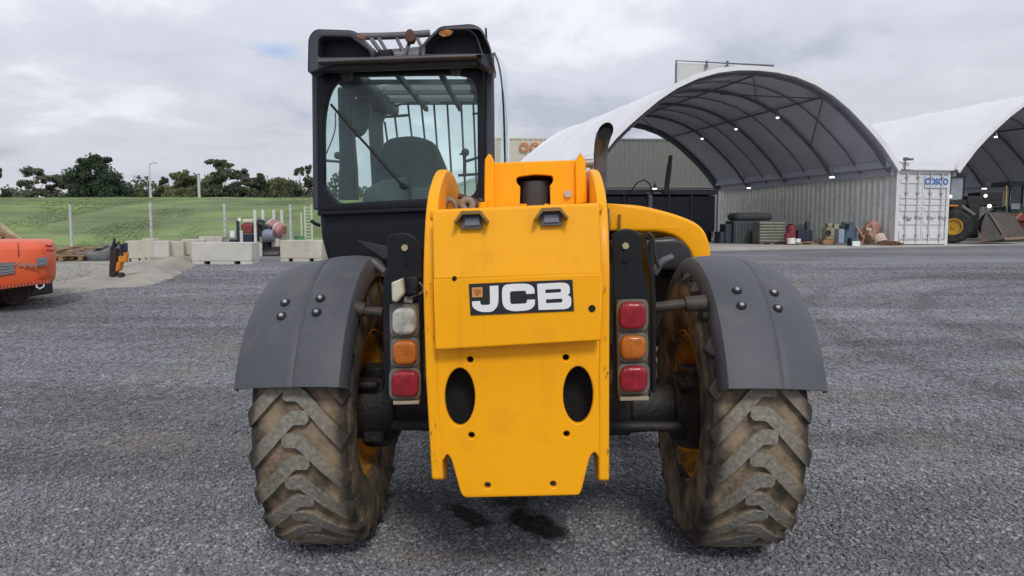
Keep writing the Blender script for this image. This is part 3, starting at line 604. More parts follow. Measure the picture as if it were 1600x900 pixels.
# ---- wheels
TR, TW = .618, .43
def make_tyre(parent):
    mb = MB()
    prof = [(-.165, .322), (-.190, .345), (-.212, .42), (-.219, .49), (-.212, .545), (-.196, .573), (-.16, .582), (-.08, .588), (0, .590), (.08, .588), (.16, .582), (.196, .573), (.212, .545), (.219, .49), (.212, .42), (.190, .345), (.165, .322)]
    mb.lathe_x(prof, 96)
    # lugs: (x, arc) outline of one right-hand lug, nose at the middle and tail over the shoulder
    nl = 22
    path = [(-.056, .034), (-.044, .034), (.006, .034), (.026, .024), (.06, -.008), (.12, -.066), (.18, -.124), (.206, -.149), (.214, -.157)]
    hw = [.013, .026, .027, .027, .0255, .0265, .0275, .028, .028]
    def R0(x): return float(np.interp(abs(x), [0, .08, .16, .196, .212], [.590, .588, .582, .573, .545]))
    def RT(x): return float(np.interp(abs(x), [0, .12, .19, .205, .214], [TR, TR-.003, TR-.012, TR-.022, .575]))
    for side in (1, -1):
        for k in range(nl):
            a0 = 2*math.pi*(k+(0 if side > 0 else .5))/nl; V = []
            for i, (x, s_) in enumerate(path):
                q0 = path[max(i-1, 0)]; q1 = path[min(i+1, len(path)-1)]; t = Vector((q1[0]-q0[0], q1[1]-q0[1])).normalized(); nrm = Vector((-t.y, t.x))
                for e_, top in ((1.22, 0), (1, 1), (-1, 1), (-1.22, 0)):
                    xx = x + nrm.x*hw[i]*e_; ss = s_ + nrm.y*hw[i]*e_
                    if i == len(path)-1: xx = min(xx, .216 if not top else .214)
                    if i == 0 and not top: xx -= .008
                    xx = min(xx, .217); r = RT(xx) if top else R0(xx)-.012
                    an = a0 + ss/.6; V.append((xx*side, -r*math.cos(an), r*math.sin(an)))
            n = len(path); Fc = []
            for i in range(n-1):
                for j in range(3): Fc.append((i*4+j, i*4+j+1, i*4+4+j+1, i*4+4+j))
            Fc += [(0, 1, 2, 3), ((n-1)*4, (n-1)*4+1, (n-1)*4+2, (n-1)*4+3)]
            mb.add(V, Fc)
    o = mb.build('tyre', TYRE, parent, smooth=True)
    return o
def make_rim(parent):
    mb = MB(); mb.use(YELD)
    mb.lathe_x([(-.188, .335), (-.182, .345), (-.168, .337), (-.160, .315), (-.06, .285), (.02, .270), (.055, .25), (.06, .16), (.045, .15), (.045, 0)], 56)
    mb.lathe_x([(.188, .335), (.180, .345), (.165, .335), (.160, .310), (.075, .285), (.071, .25), (.075, .16), (.09, .15), (.10, 0)], 56)
    mb.use(BLKD)
    for k in range(10):
        a = 2*math.pi*k/10; mb.cyl((.02, .2*math.cos(a), .2*math.sin(a)), (.10, .2*math.cos(a), .2*math.sin(a)), .016, n=6)
    return mb.build('rim', None, parent)
w0 = empty('wheel', None, None, (-.890, 0, TR-.004), parent=T_)
ty, rm = make_tyre(w0), make_rim(w0); rm.scale.x = -1
w0.rotation_euler.x = R(3); w0.scale = (.90, 1, 1)
for x, y, rx in ((.872, 0, 9), (-.890, 2.55, 20), (.872, 2.55, 44)):
    wq = w0.copy(); COL.objects.link(wq); wq.location = (x, y, TR-.004); wq.rotation_euler.x = R(rx)
    for ch in (ty, rm):
        q = ch.copy(); COL.objects.link(q); q.parent = wq
        if ch is rm: q.scale.x = -1 if x < 0 else 1
# ---- axles
mb = MB(); mb.use(BLKD)
mb.box(-.40, .45, -.13, .13, .50, .68); mb.tube([(-.62, 0, .60), (-.42, 0, .60)], [.105, .12], 16); mb.tube([(.45, 0, .60), (.66, 0, .60)], [.12, .105], 16)
mb.tube([(-.18, -.02, .585), (.22, -.02, .585)], [.17, .17], 18)
for s_, x0 in ((-1, -.70), (1, .745)):
    mb.box(x0-.05, x0+.05, -.12, .12, .455, .75); mb.cyl((x0, 0, .42), (x0, 0, .79), .07, n=16); mb.cyl((x0-.10*1, 0, .60), (x0+.10, 0, .60), .15, n=24)
    mb.box(x0-.09, x0+.03 if s_ < 0 else x0+.09, -.16, .10, .71, .745)
mb.build('axle', None, T_, bevel=.012)
q = T_.children[-1].copy(); COL.objects.link(q); q.parent = T_; q.location.y = 2.55
mb = MB(); mb.tube([(-.60, -.19, .56), (.65, -.19, .56)], .022, 10); mb.build('track_rod', BLKD, T_)
mb = MB(); mb.box(-.24, .26, -.45, 3.0, .62, 1.02); mb.box(-.30, .34, .25, 2.6, .95, 1.15); mb.build('chassis', BLKD, T_, bevel=.02)
# ---- rear side plates
def side_plate(x0, x1, sgn):
    # profile in (forward, up); x drifts slightly towards the bottom
    P = [(-.795, .535, .01), (-.70, .50), (-.45, .62), (.10, .72), (1.0, .80), (1.0, 1.51), (.35, 1.56, .2), (-.08, 1.655, .18), (-.42, 1.655, .16), (-.70, 1.52, .12), (-.79, 1.30, .1), (-.80, .90)]
    def mp(u, v, t): return ((x0+x1)/2 + t + (.045*max(0, 1.05-v) if sgn < 0 else .012*max(0, 1.05-v)), u, v)
    return sheet('side_plate', rp(P), [], abs(x1-x0), .009, mp, YEL, T_)
xa = pm(661, 420, -.79).x; xb = pm(680, 420, -.79).x; side_plate(xa, xb, -1)
xa2 = pm(936, 420, -.79).x; xb2 = pm(953, 420, -.79).x; side_plate(xa2, xb2, 1)
# ---- cover panel with the crease across it
mplate('cover_panel', [(676, 329, 6), (936, 318, 10), (940, 428), (678, 436)], [], -.835, .03, YEL, T_, bev=.007, tilt=.17, z0=pm(800, 430, -.835).z)
o = mplate('cover_panel', [(678, 435), (940, 427), (938, 531, 3), (681, 546, 4)], [ell(710, 435.8, 1, 1, 6)], -.835, .03, YEL, T_, bev=.005)
mb = MB()
q = [pm(681, 546, -.835), pm(938, 531, -.835)]
mb.hexa([(q[0].x+.004, -.832, q[0].z+.03), (q[1].x-.004, -.832, q[1].z+.03), (q[1].x-.004, -.775, q[1].z-.022), (q[0].x+.004, -.775, q[0].z-.022)], [(q[0].x+.004, -.76, q[0].z+.03), (q[1].x-.004, -.76, q[1].z+.03), (q[1].x-.004, -.755, q[1].z-.022), (q[0].x+.004, -.755, q[0].z-.022)])
mb.build('panel_lip', YEL, T_)
mb = MB(); a = pm(674, 329, -.70); b = pm(940, 318, -.70)
mb.hexa([(a.x, a.y-.04, a.z-.03), (b.x, a.y-.04, b.z-.03), (b.x, a.y-.04, b.z+.002), (a.x, a.y-.04, a.z+.002)], [(a.x, a.y+.30, a.z-.03), (b.x, a.y+.30, b.z-.03), (b.x, a.y+.30, b.z+.0), (a.x, a.y+.30, a.z+.0)]); mb.build('top_plate', YEL, T_, bevel=.006)
# ---- lower plate with its holes, notches and lightening slots
holes = [ell(719, 619, 23.5, 45), ell(903, 616, 23.5, 44.5)] + [ell(x, y, r, r, 14) for x, y, r in ((735, 561, 5), (884, 558, 5), (737, 679, 5), (885, 677, 5), (762, 757, 5), (864, 755, 5))]
mplate('counterweight_plate', [(681, 538), (936, 526), (939, 640), (940, 716), (936, 716, 4), (929, 703, 10), (921, 712, 10), (908, 766, 10), (904, 772, 6), (726, 776, 6), (720, 768, 8), (706, 716, 10), (699, 706, 10), (694, 718, 4), (688, 718), (684, 640)], holes, -.778, .028, YEL, T_, bev=.006)
mb = MB(); a = pm(690, 580, -.72); b = pm(940, 660, -.72); mb.box(a.x, b.x, -.70, -.66, b.z-.06, a.z+.1); mb.build('back_plate', HOLE, T_)
mb = MB()
for x, y in ((713, 563), (904, 560), (697, 668), (923, 665)):
    p = pm(x, y, -.785); mb.cyl(p+Vector((0, .01, 0)), p-Vector((0, .006, 0)), .0085, n=10)
mb.build('plate_bolt', mat('plate_bolt', (.50, .42, .25), .5), T_)
mb = MB()
for x, y, r in ((710, 435, .008), (925, 482, .012)):
    p = pm(x, y, -.852); mb.cyl(p+Vector((0, .01, 0)), p-Vector((0, .001, 0)), r, n=14)
mb.build('panel_hole', HOLE, T_)
# chips and scrapes low on the plate
mb = MB()
for x0, y0, x1, y1 in ((766, 705, 774, 708), (783, 706, 795, 710), (826, 710, 838, 716), (746, 720, 748, 724), (795, 640, 800, 634), (838, 630, 850, 633), (797, 768, 799, 775), (897, 738, 899, 742)):
    a = pm(x0, y0, -.785); b = pm(x1, y1, -.785); mb.add([a+Vector((0, -.0006, .0015)), b+Vector((0, -.0006, .001)), b+Vector((0, -.0006, -.0015)), a+Vector((0, -.0006, -.002))], [(0, 1, 2, 3)])
mb.build('paint_chip', mat('paint_chip', (.30, .16, .05), .8), T_, smooth=False)
mb = MB(); cr = random.Random(3)
for k in range(18):
    left = k % 2; yy = cr.choice((cr.uniform(440, 700), cr.uniform(690, 766))); t_ = (yy-430)/340
    px = (664+t_*14 if left else 951+t_*3) + cr.uniform(-3, 11 if left else 3) - (0 if left else cr.uniform(0, 8)); w_, h_ = cr.uniform(.5, 1.5), cr.uniform(.8, 4.5)
    a = pm(px, yy, -.8062); k_ = 2.46/F_PX; mb.add([(a.x-w_*k_, a.y, a.z-h_*k_*.6), (a.x+w_*k_*.7, a.y, a.z-h_*k_), (a.x+w_*k_, a.y, a.z+h_*k_*.5), (a.x-w_*k_*.5, a.y, a.z+h_*k_)], [(0, 1, 2, 3)])
mb.build('edge_chip', mat('edge_chip', (.26, .14, .05), .8), T_, smooth=False)['kind'] = 'stuff'
# ---- badge
def zb(x, y): return (720+x/8.42, 425+y/8.42)
BD = -.8515
def bplate(name, pts, holes, d, th, m, par): return mplate(name, [(*zb(p[0], p[1]), (p[2]/8.42 if len(p) > 2 else 0)) for p in pts], [[zb(*q) for q in h] for h in holes], d, th, m, par, bev=.0008)
bg_ = bplate('badge', [(105, 157), (1470, 98), (1490, 512), (128, 570)], [], BD-.001, .003, BADGE, T_)
bplate('letter_j', [(380, 184), (494, 179), (497, 440, 90), (420, 524, 40), (260, 532, 80), (150, 470, 60), (148, 387), (254, 382), (262, 436, 28), (385, 431, 28)], [], BD-.004, .003, WHITE, bg_)
bplate('letter_c', [(540, 175, 110), (660, 158, 40), (880, 150, 90), (968, 200, 60), (972, 284), (864, 292), (852, 246, 30), (645, 256, 34), (652, 424, 34), (866, 414, 30), (872, 366), (976, 362), (976, 450, 80), (890, 508, 70), (660, 520, 70), (545, 460, 110)], [], BD-.004, .003, WHITE, bg_)
bplate('letter_b', [(1003, 156), (1360, 138, 60), (1432, 170, 60), (1436, 280, 30), (1405, 302, 10), (1452, 330, 30), (1455, 450, 60), (1390, 490, 60), (1022, 500)], [[(1112, 232), (1310, 222), (1320, 246), (1312, 268), (1116, 280)], [(1120, 362), (1328, 350), (1338, 376), (1330, 400), (1124, 412)]], BD-.004, .003, WHITE, bg_)
bplate('emblem', [(145, 206), (285, 200), (289, 330), (148, 336)], [], BD-.004, .003, TAN, bg_)
bplate('emblem_mark', [(178, 232), (235, 224), (262, 245), (258, 285), (222, 290), (235, 306), (205, 312), (192, 280), (182, 262)], [], BD-.006, .002, TAND, bg_)
# ---- number plate lights under little hoods
for cx, cy in ((737, 345), (861, 340)):
    rt = mplate('plate_light', [(cx-16, cy-9), (cx+16, cy-10), (cx+16, cy+12), (cx-16, cy+13)], [], -.845, .05, GREYP, T_, bev=.004, tilt=.17, z0=pm(800, 430, -.835).z)
    mplate('light_lens', [(cx-11, cy-4), (cx+12, cy-5), (cx+12, cy+7), (cx-11, cy+8)], [], -.874, .006, mat('smoky_lens', (.17, .18, .21), .2), rt, bev=.001, tilt=.17, z0=pm(800, 430, -.835).z)
    mplate('light_hood', [(cx-27, cy+2), (cx-15, cy-15), (cx+14, cy-16), (cx+27, cy+0), (cx+25, cy+4), (cx+13, cy-10), (cx-13, cy-9), (cx-25, cy+6)], [], -.868, .07, mat('hood_brown', (.20, .11, .02), .6), rt, bev=.002, tilt=.17, z0=pm(800, 430, -.835).z)
# ---- boom end between the plates, and the boom running forward and down
BDp = -.36
slot = rp([(812, 324), (813, 292), (807, 286, 4), (807, 277, 5), (836, 273, 8), (864, 275, 5), (864, 285, 4), (859, 290), (860, 323)], 4)
bo = mplate('boom', [(768, 255, 6), (908, 250, 6), (908, 319, 4), (768, 329, 6)], [slot], BDp, .035, YEL, T_, bev=.004)
a = pm(768, 258, BDp); b = pm(908, 253, BDp); zt = a.z; zb_ = pm(840, 326, BDp).z
mb = MB()
for x0, x1 in ((a.x, a.x+.02), (b.x-.02, b.x)): mb.hexa([(x0, BDp+.02, zb_), (x1, BDp+.02, zb_), (x1, BDp+.02, zt-.006), (x0, BDp+.02, zt-.006)], [(x0, 3.9, .62), (x1, 3.9, .62), (x1, 3.9, .92), (x0, 3.9, .92)])
for z0, z1, y1a, y1b in ((zt-.02, zt-.004, .90, .92), (zb_, zb_+.02, .62, .64)): mb.hexa([(a.x+.02, BDp+.0176, z0), (b.x-.02, BDp+.0176, z0), (b.x-.02, BDp+.0176, z1), (a.x+.02, BDp+.0176, z1)], [(a.x+.02, 3.9, y1a), (b.x-.02, 3.9, y1a), (b.x-.02, 3.9, y1b), (a.x+.02, 3.9, y1b)])
mb.build('boom_tube', YEL, bo)
for pts in ([(757, 327, 3), (758, 250, 3), (764, 241, 2), (768, 243, 2), (773, 254, 3), (773, 328, 2)], [(899, 319), (898, 253, 2), (906, 239, 2), (914, 251, 3), (917, 318, 4)]):
    mplate('pivot_flange', pts, [], BDp-.012, .06, YEL, bo, bev=.006)
mb = MB(); c0 = pm(836, 284, BDp+.075); c1 = pm(837, 330, BDp+.075); mb.tube([c0, c0.lerp(c1, .5), c1-Vector((0, 0, .1))], [.0665, .068, .066], 28)
p = pm(837, 302, BDp+.005); mb.cyl((p.x, BDp+.03, p.z), (p.x, BDp+.002, p.z), .006, n=10); mb.build('lift_ram', mat('ram_black', (.045, .047, .056), .36), T_)
mb = MB(); mb.box(a.x+.03, b.x-.03, BDp+.16, BDp+.2, zb_+.01, zt-.03); mb.build('boom_inside', HOLE, bo)
mb = MB(); p = pm(887, 303, BDp-.02); mb.cyl(p+Vector((0, .02, 0)), p-Vector((0, .012, 0)), .014, n=12); p = pm(900, 232, .0)
mb.build('boom_bolt', CHR, bo)
mb = MB(); p = pm(919, 255, .0); mb.cyl((p.x-.02, p.y, p.z), (p.x+.02, p.y, p.z), .020, n=16); mb.build('pivot_pin', STEEL, T_)
# ---- hoses and fittings on the left of the boom end
def hose(name, pix, r, m, D0, D1=None, par=T_):
    n = len(pix); P = [pm(x, y, D0+(0 if D1 is None else (D1-D0)*i/(n-1))) for i, (x, y) in enumerate(pix)]
    # smooth through the points
    Q = []
    for i in range(n-1):
        p0, p1, p2, p3 = P[max(i-1, 0)], P[i], P[i+1], P[min(i+2, n-1)]
        for k in range(6):
            t = k/6; Q.append(.5*((2*p1)+(p2-p0)*t+(2*p0-5*p1+4*p2-p3)*t*t+(3*p1-p0-3*p2+p3)*t**3))
    Q.append(P[-1]); mb = MB(); mb.tube(Q, r, 10); return mb.build(name, m, par)
BR_ = mat('hose_fitting', (.21, .175, .155), .55, metal=.3, var=.3)
hose('hydraulic_hose', [(694, 322), (698, 313), (706, 313), (713, 322), (712, 332)], .013, BR_, -.42)
hose('hydraulic_hose', [(716, 306), (726, 309), (740, 314), (748, 322), (750, 332)], .012, RUST, -.38)
hose('hydraulic_hose', [(728, 330), (722, 318), (730, 312), (738, 318), (736, 332)], .014, mat('hose_grey', (.22, .20, .18), .6), -.44)
hose('hydraulic_hose', [(740, 331), (741, 320), (752, 314), (757, 320)], .014, HOSE, -.36)
mb = MB(); p = pm(755, 322, -.44); mb.cyl(p-Vector((0, 0, .02)), p+Vector((0, 0, .015)), .018, n=12); mb.build('hose_clamp', YEL, T_)
# ---- light clusters with their black brackets
def cluster(outl, flange, fr, lamps, bolts, D):
    rt = mplate('light_bracket', outl, [], D, .02, BLK, T_, bev=.004)
    P = [pm(x, y, D) for x, y in flange]; mb = MB()
    for i in range(len(P)-1):
        p, q = P[i], P[i+1]; mb.hexa([p, q, q+Vector((.012, 0, 0)), p+Vector((.012, 0, 0))], [p+Vector((0, .34, 0)), q+Vector((0, .34, 0)), q+Vector((.012, .34, 0)), p+Vector((.012, .34, 0))])
    mb.build('bracket_flange', BLK, rt)
    mplate('lamp_frame', fr, [], D-.02, .03, mat('lamp_frame_grey', (.055, .052, .05), .5, dirt=(.20, .17, .13), dirt_amt=.5, dirt_scale=20), rt, bev=.006)
    for cx, cy, w_, h_, m_ in lamps:
        mplate('lamp_surround', [(cx-w_-4, cy-h_-4, 14), (cx+w_+4, cy-h_-5, 14), (cx+w_+4, cy+h_+3, 14), (cx-w_-4, cy+h_+4, 14)], [], D-.034, .012, mat('lamp_surround_dusty', (.15, .135, .11), .7, var=.25), rt, bev=.003)
        ln = mplate('lamp_lens', [(cx-w_, cy-h_, 15), (cx+w_, cy-h_-1, 15), (cx+w_, cy+h_-1, 15), (cx-w_, cy+h_, 15)], [], D-.052, .034, m_, rt, bev=.012)
        mb = MB(); p = pm(cx, cy, D-.0705); mb.cyl(p+Vector((0, .004, 0)), p-Vector((0, .0015, 0)), .009, n=12); mb.build('lens_mark', m_, ln)
    for x, y, r, m_ in bolts:
        mb = MB(); p = pm(x, y, D-.01); mb.cyl(p+Vector((0, .008, 0)), p-Vector((0, .012, 0)), r, n=6 if r > .012 else 10); mb.build('bracket_bolt', m_, rt)
    return rt
LD = -.60
cl_l = cluster([(605, 372), (611, 366, 4), (632, 362, 20), (652, 372, 20), (660, 390, 8), (662, 626), (606, 622), (598, 470), (600, 440), (606, 415, 6)], [(604, 372), (606, 414), (599, 440), (598, 480), (602, 620)], [(609, 474, 5), (656, 473, 5), (658, 624, 5), (611, 625, 5)],
        [(632, 502, 19, 21, CLRL), (633, 551, 19, 19, AMBL), (633, 600, 21, 21, REDL)], [(633, 387, .013, ZINC), (634, 410, .009, BLK)], LD)
cl_r = cluster([(957, 366), (966, 360, 10), (982, 356, 16), (998, 364, 12), (1002, 384, 6), (1004, 420), (1012, 440, 8), (1016, 470), (1016, 618), (958, 621)], [(1003, 366), (1010, 400), (1018, 430), (1020, 480), (1020, 614)], [(962, 468, 5), (1011, 467, 5), (1013, 617, 5), (964, 619, 5)],
        [(988, 493, 21, 21, REDL), (989, 543, 20, 19, AMBL), (990, 592, 21, 20, REDL)], [(977, 384, .013, ZINC), (977, 406, .009, BLK)], LD)
for x0, y0, x1, y1 in ((616, 627, 656, 626), (968, 621, 1012, 619)):   # pale strip under each cluster
    mplate('lamp_base_strip', [(x0, y0-2), (x1, y0-3), (x1, y0+2), (x0, y0+3)], [], LD-.03, .05, mat('dusty_strip', (.34, .29, .21), .8), T_, bev=.002)
wl = mplate('work_lamp', [(613, 441, 2), (630, 434, 3), (633, 458, 3), (621, 472, 2), (614, 470, 2)], [], LD-.075, .05, mat('old_white_plastic', (.55, .54, .43), .5, var=.2), T_, bev=.008)
mb = MB(); p = pm(645, 447, LD-.05); mb.box(p.x-.022, p.x+.022, p.y-.02, p.y+.03, p.z-.03, p.z+.035); mb.build('lamp_back', BLK, wl, bevel=.006)
mb = MB(); mb.cyl(pm(632, 468, LD-.03), pm(645, 470, LD-.03), .012, n=10); mb.build('lamp_knob', mat('grey_knob', (.30, .29, .26), .6), wl)
hose('cable', [(640, 437), (652, 440), (661, 448), (660, 456), (650, 461), (638, 466)], .0045, mat('grey_cable', (.20, .19, .17), .6), LD-.04, None, wl)
# ---- mudguards
FR_R, FR_Z = .70, .588
def fender(sgn, xi, xc, xo):
    rt = None; mb = MB(); n = 30; R0, dr = FR_R, .085
    th = [R(20.5) + R(126)*i/n for i in range(n+1)]
    def P(x, r, a): return (x, -r*math.cos(a), FR_Z+r*math.sin(a))
    sec = []                                        # (x, radius) across the guard: inner lip, inner edge, valley crease, outer edge, outer lip
    w_ = xo-xc
    for x, dr_ in ((xi, -.075), (xi+.004*sgn, -.03), (xi+.02*sgn, -.006), (xi+.05*sgn, 0), ((xi+xc)/2, .004), (xc-.022*sgn, .0), (xc-.008*sgn, -.003), (xc, -.010), (xc+.008*sgn, -.006), (xc+.03*sgn, -.010), (xc+w_*.45, -.026), (xc+w_*.75, -.048), (xc+w_*.93, -.070), (xo, -.092), (xo-.004*sgn, -.12)):
        sec.append((x, dr_))
    k = len(sec); V = []
    for t_ in (0, -.014):
        for i, a in enumerate(th):
            flare = .018*math.sin(math.pi*min(1, i/6)/2) - .018
            for x, d in sec: V.append(P(x, R0+d+t_+flare*0, a))
    F = []; m = (n+1)*k
    for i in range(n):
        for j in range(k-1): F.append((i*k+j, i*k+j+1, (i+1)*k+j+1, (i+1)*k+j)); F.append((m+i*k+j, m+(i+1)*k+j, m+(i+1)*k+j+1, m+i*k+j+1))
        for j in (0, k-1): F.append((i*k+j, (i+1)*k+j, m+(i+1)*k+j, m+i*k+j))
    for i in (0, n):
        for j in range(k-1): F.append((i*k+j, m+i*k+j, m+i*k+j+1, i*k+j+1))
    mb.add(V, F); rt = mb.build('mudguard', FEN, T_, smooth=True)
    return rt, lambda x, a: Vector(P(x, R0+float(np.interp(abs(x), *zip(*sorted((abs(q[0]), q[1]) for q in sec[2:-2])))), a))
def guard_bolt(rt, fn, px, py):
    best = None
    for a in np.arange(R(25), R(80), R(.5)):         # find the place on the guard that the photo shows
        D = -FR_R*math.cos(a); p = pm(px, py, D); e_ = abs(p.z-(FR_Z+FR_R*math.sin(a)))
        if best is None or e_ < best[0]: best = (e_, p.x, a)
    p = fn(best[1], best[2]); nrm = Vector((0, -math.cos(best[2]), math.sin(best[2])))
    mb = MB(); mb.use(BLK); mb.cyl(p-nrm*.004, p+nrm*.005, .0195, n=18); mb.use(CHR); mb.tube([p+nrm*.005, p+nrm*.012, p+nrm*.016], [.0095, .009, .005], 12); mb.build('guard_bolt', None, rt)
gl, fl = fender(-1, -.690, -.885, -1.135)
for q in ((444, 467), (501, 467), (438, 490), (495, 490)): guard_bolt(gl, fl, *q)
gr, fr_ = fender(1, .705, .925, 1.12)
for q in ((1151, 456), (1210, 455), (1158, 480), (1216, 479)): guard_bolt(gr, fr_, *q)
for pts, rt in (([(598, 488), (575, 487), (556, 482)], gl), ([(1020, 481), (1060, 476), (1094, 474)], gr)):
    P = [pm(x, y, -.40) for x, y in pts]; mb = MB(); mb.tube(P, .021, 14); mb.tube([P[1].lerp(P[2], .3), P[2]+(P[2]-P[1]).normalized()*.02], [.030, .034], 14); mb.build('guard_stay', mat('stay_rusty', (.05, .036, .028), .6, var=.4, vscale=15), rt)
for pts, rt in (([(600, 425), (585, 412), (572, 410)], gl), ([(1022, 428), (1034, 410), (1052, 402)], gr)):
    hose('guard_stay', pts, .018, GREYP, -.05, None, rt)
# ---- engine pod on the right
P = [(948, 318), (1000, 321, 20), (1060, 336, 30), (1098, 354, 20), (1109, 388, 10), (1109, 470), (1082, 470), (1082, 404, 14), (1064, 374, 26), (1036, 363, 20), (950, 361)]
hd = mplate('engine_hood', P, [], .58, .06, YEL, T_, bev=.018)
Pq = [xz(x, y, .58) for x, y in ((944, 319), (1000, 321), (1060, 336), (1098, 354), (1109, 388), (1109, 470))]
mb = MB(); n = 10; V = []
Q = rp([(q[0], q[1], .06) for q in Pq][:1]+[(q[0], q[1], .07) for q in Pq[1:-1]]+[Pq[-1]], 6)
for j in range(n+1):
    t = j/n; D = .60+1.75*t; k = 1-.05*t; dz = -.02*t*t*3
    for x, z in Q: V.append((x*k, D, z+dz))
m_ = len(Q); mb.add(V, [(j*m_+i, j*m_+i+1, (j+1)*m_+i+1, (j+1)*m_+i) for j in range(n) for i in range(m_-1)])
o = mb.build('hood_shell', YEL, hd); sm = o.modifiers.new('thickness', 'SOLIDIFY'); sm.thickness = .012; sm.offset = -1
mb = MB(); mb.box(.30, .93, .75, 2.3, .75, 1.32); mb.build('engine_block', BLKD, hd, bevel=.02)
mplate('rubber_duct', [(1008, 372, 8), (1050, 368, 14), (1074, 388, 14), (1074, 420), (1004, 420)], [], .62, .25, mat('duct_rubber', (.022, .023, .026), .38), hd, bev=.02)
mb = MB(); mb.box(.30, .34, .34, .58, .80, 1.50); mb.build('bulkhead', BLK, T_)
hose('fuel_pipe', [(1012, 364), (1020, 372), (1024, 400), (1030, 420)], .008, HOSE, -.1)
mb = MB(); p = pm(967, 350, .565); mb.box(p.x-.006, p.x+.006, .53, .56, p.z-.05, p.z+.05); mb.build('hood_latch', mat('latch_dark', (.25, .12, .02), .6), hd)
# ---- exhaust stack: oval riser, top turned back with a slanted mouth
ep = [pm(936, 330, .40), pm(938, 280, .40), pm(938, 245, .40), pm(940, 225, .385), pm(943, 212, .35), pm(946, 206, .315)]
mb = MB(); n = 24; V = []; rr = [.031, .033, .034, .036, .038, .040]
tb = MB(); tb.tube(ep, rr, n, caps=False); V = [Vector(v) for v in tb.v]
for k in range(n): V[-n+k] = V[-n+k] + Vector((0, 0, .030*((V[-n+k]-ep[-1]).dot(Vector((.5, .85, 0)))/.043)))
V2 = [v + ((ep[i//n])-v)*.08 for i, v in enumerate(V)]
mb.use(EXH); mb.add(V, tb.f); mb.use(HOLE); mb.add(V2, tb.f); k = (len(ep)-1)*n
mb.add([V[k+i] for i in range(n)]+[V2[k+i] for i in range(n)], [(i, (i+1) % n, n+(i+1) % n, n+i) for i in range(n)])
mb.use(HOLE); mb.add([V2[k+i]*.5+V2[k-n+i]*.5 for i in range(n)], [tuple(range(n))])
mb.build('exhaust_stack', None, T_)
mb = MB(); mb.box(ep[0].x-.05, ep[0].x+.05, .36, .48, ep[0].z-.30, ep[0].z+.02); mb.build('exhaust_base', EXH, T_, bevel=.015)
# ---- cab
CD, CF = .58, 1.95
def prism(mbx, pts, y0, y1, k=1.0, dx=0.0):
    n = len(pts); V = [(x, y0, z) for x, z in pts]+[(x*k+dx, y1, z) for x, z in pts]
    mbx.add(V, [tuple(range(n)), tuple(range(2*n-1, n-1, -1))]+[(i, (i+1) % n, n+(i+1) % n, n+i) for i in range(n)])
low = [xz(x, y, CD) for x, y in ((497, 328), (762, 320), (762, 372), (652, 402), (640, 430), (520, 430), (509, 402), (501, 372))]
mb = MB(); prism(mb, low, CD+.002, CF, 1.0); cab = mb.build('cab', CABB, T_, bevel=.03)
win = [(508, 175, 34), (524, 126, 30), (560, 120), (712, 117), (738, 122, 18), (746, 140, 14), (747, 292, 14), (738, 308, 10), (640, 312), (532, 318, 6), (509, 293, 8)]
mplate('rear_frame', [(495, 120, 4), (510, 108), (745, 100, 8), (757, 112, 10), (759, 322), (498, 331, 4)], [rp([(x, y, r[0] if r else 0) for x, y, *r in win])], CD, .05, CABB, cab, bev=.008)
mplate('rear_window', [(501, 120), (752, 112), (753, 318), (503, 326)], [], CD+.012, .006, GLASS, cab, bev=0)
mplate('window_ledge', [(498, 330), (759, 321), (759, 327), (498, 337)], [], CD-.012, .05, CABB, cab, bev=.004)
# posts at the corners: rear ones lead back to the front ones
def post(name, p0, p1, D, wpx, m=CABB, dep=.09, par=None):
    a = pm(*p0, D); b = pm(*p1, D); hw = wpx*(3.27+D)/F_PX/2
    mb = MB(); mb.hexa([(a.x-hw, D, a.z), (a.x+hw, D, a.z), (b.x+hw, D, b.z), (b.x-hw, D, b.z)][::-1], [(a.x-hw, D+dep, a.z), (a.x+hw, D+dep, a.z), (b.x+hw, D+dep, b.z), (b.x-hw, D+dep, b.z)][::-1])
    return mb.build(name, m, par or cab, bevel=.01)
BLUEB = mat('cab_post', (.045, .052, .075), .35, var=.1)
post('cab_post', (492, 108), (494, 328), CD+.02, 11, BLUEB); post('cab_post', (764, 100), (766, 330), CD+.02, 14, BLUEB)
post('front_post', (581, 128), (591, 300), CF, 20, INT)
mplate('front_pillar_trim', [(556, 150), (602, 138), (599, 180), (596, 222), (598, 300), (583, 300), (583, 232), (572, 176)], [], CF-.06, .05, INT, cab)
mplate('door_pillar', [(530, 138, 5), (553, 138, 5), (553, 215), (557, 262), (559, 312), (531, 312), (533, 250)], [], 1.10, .10, INT, cab, bev=.01)
mplate('monitor_back', [(549, 156, 8), (572, 152, 8), (581, 166, 8), (578, 196, 10), (566, 214, 10), (549, 214, 6)], [], 1.30, .05, INT, cab, bev=.012)
mplate('windscreen_header', [(555, 136), (752, 128), (752, 154), (722, 156), (690, 158, 3), (687, 163, 3), (672, 163, 3), (668, 158, 3), (628, 163), (616, 167, 4), (606, 172, 5), (598, 190), (572, 190)], [], CF-.03, .06, INTL, cab)
pl = pm(490, 200, CD).x; pr_ = pm(766, 200, CD).x
mb = MB(); mb.add([(pl+.03, CD+.1, 1.57), (pl+.03, CF, 1.45), (pl+.03, CF, 2.33), (pl+.03, CD+.1, 2.33)], [(0, 1, 2, 3)]); mb.build('side_window', GLASSC, cab, smooth=False)
mb = MB(); V = []                                    # bowed door glass on the right
for j in range(9):
    t = j/8; D = CD+.12+(CF-CD-.12)*t
    for z in (1.50, 1.8, 2.1, 2.25, 2.36): V.append((pr_+.012+.075*math.sin(math.pi*min(1, t*1.05+.02)**.8)-(z-2.1)*.05*(z > 2.1), D, z))
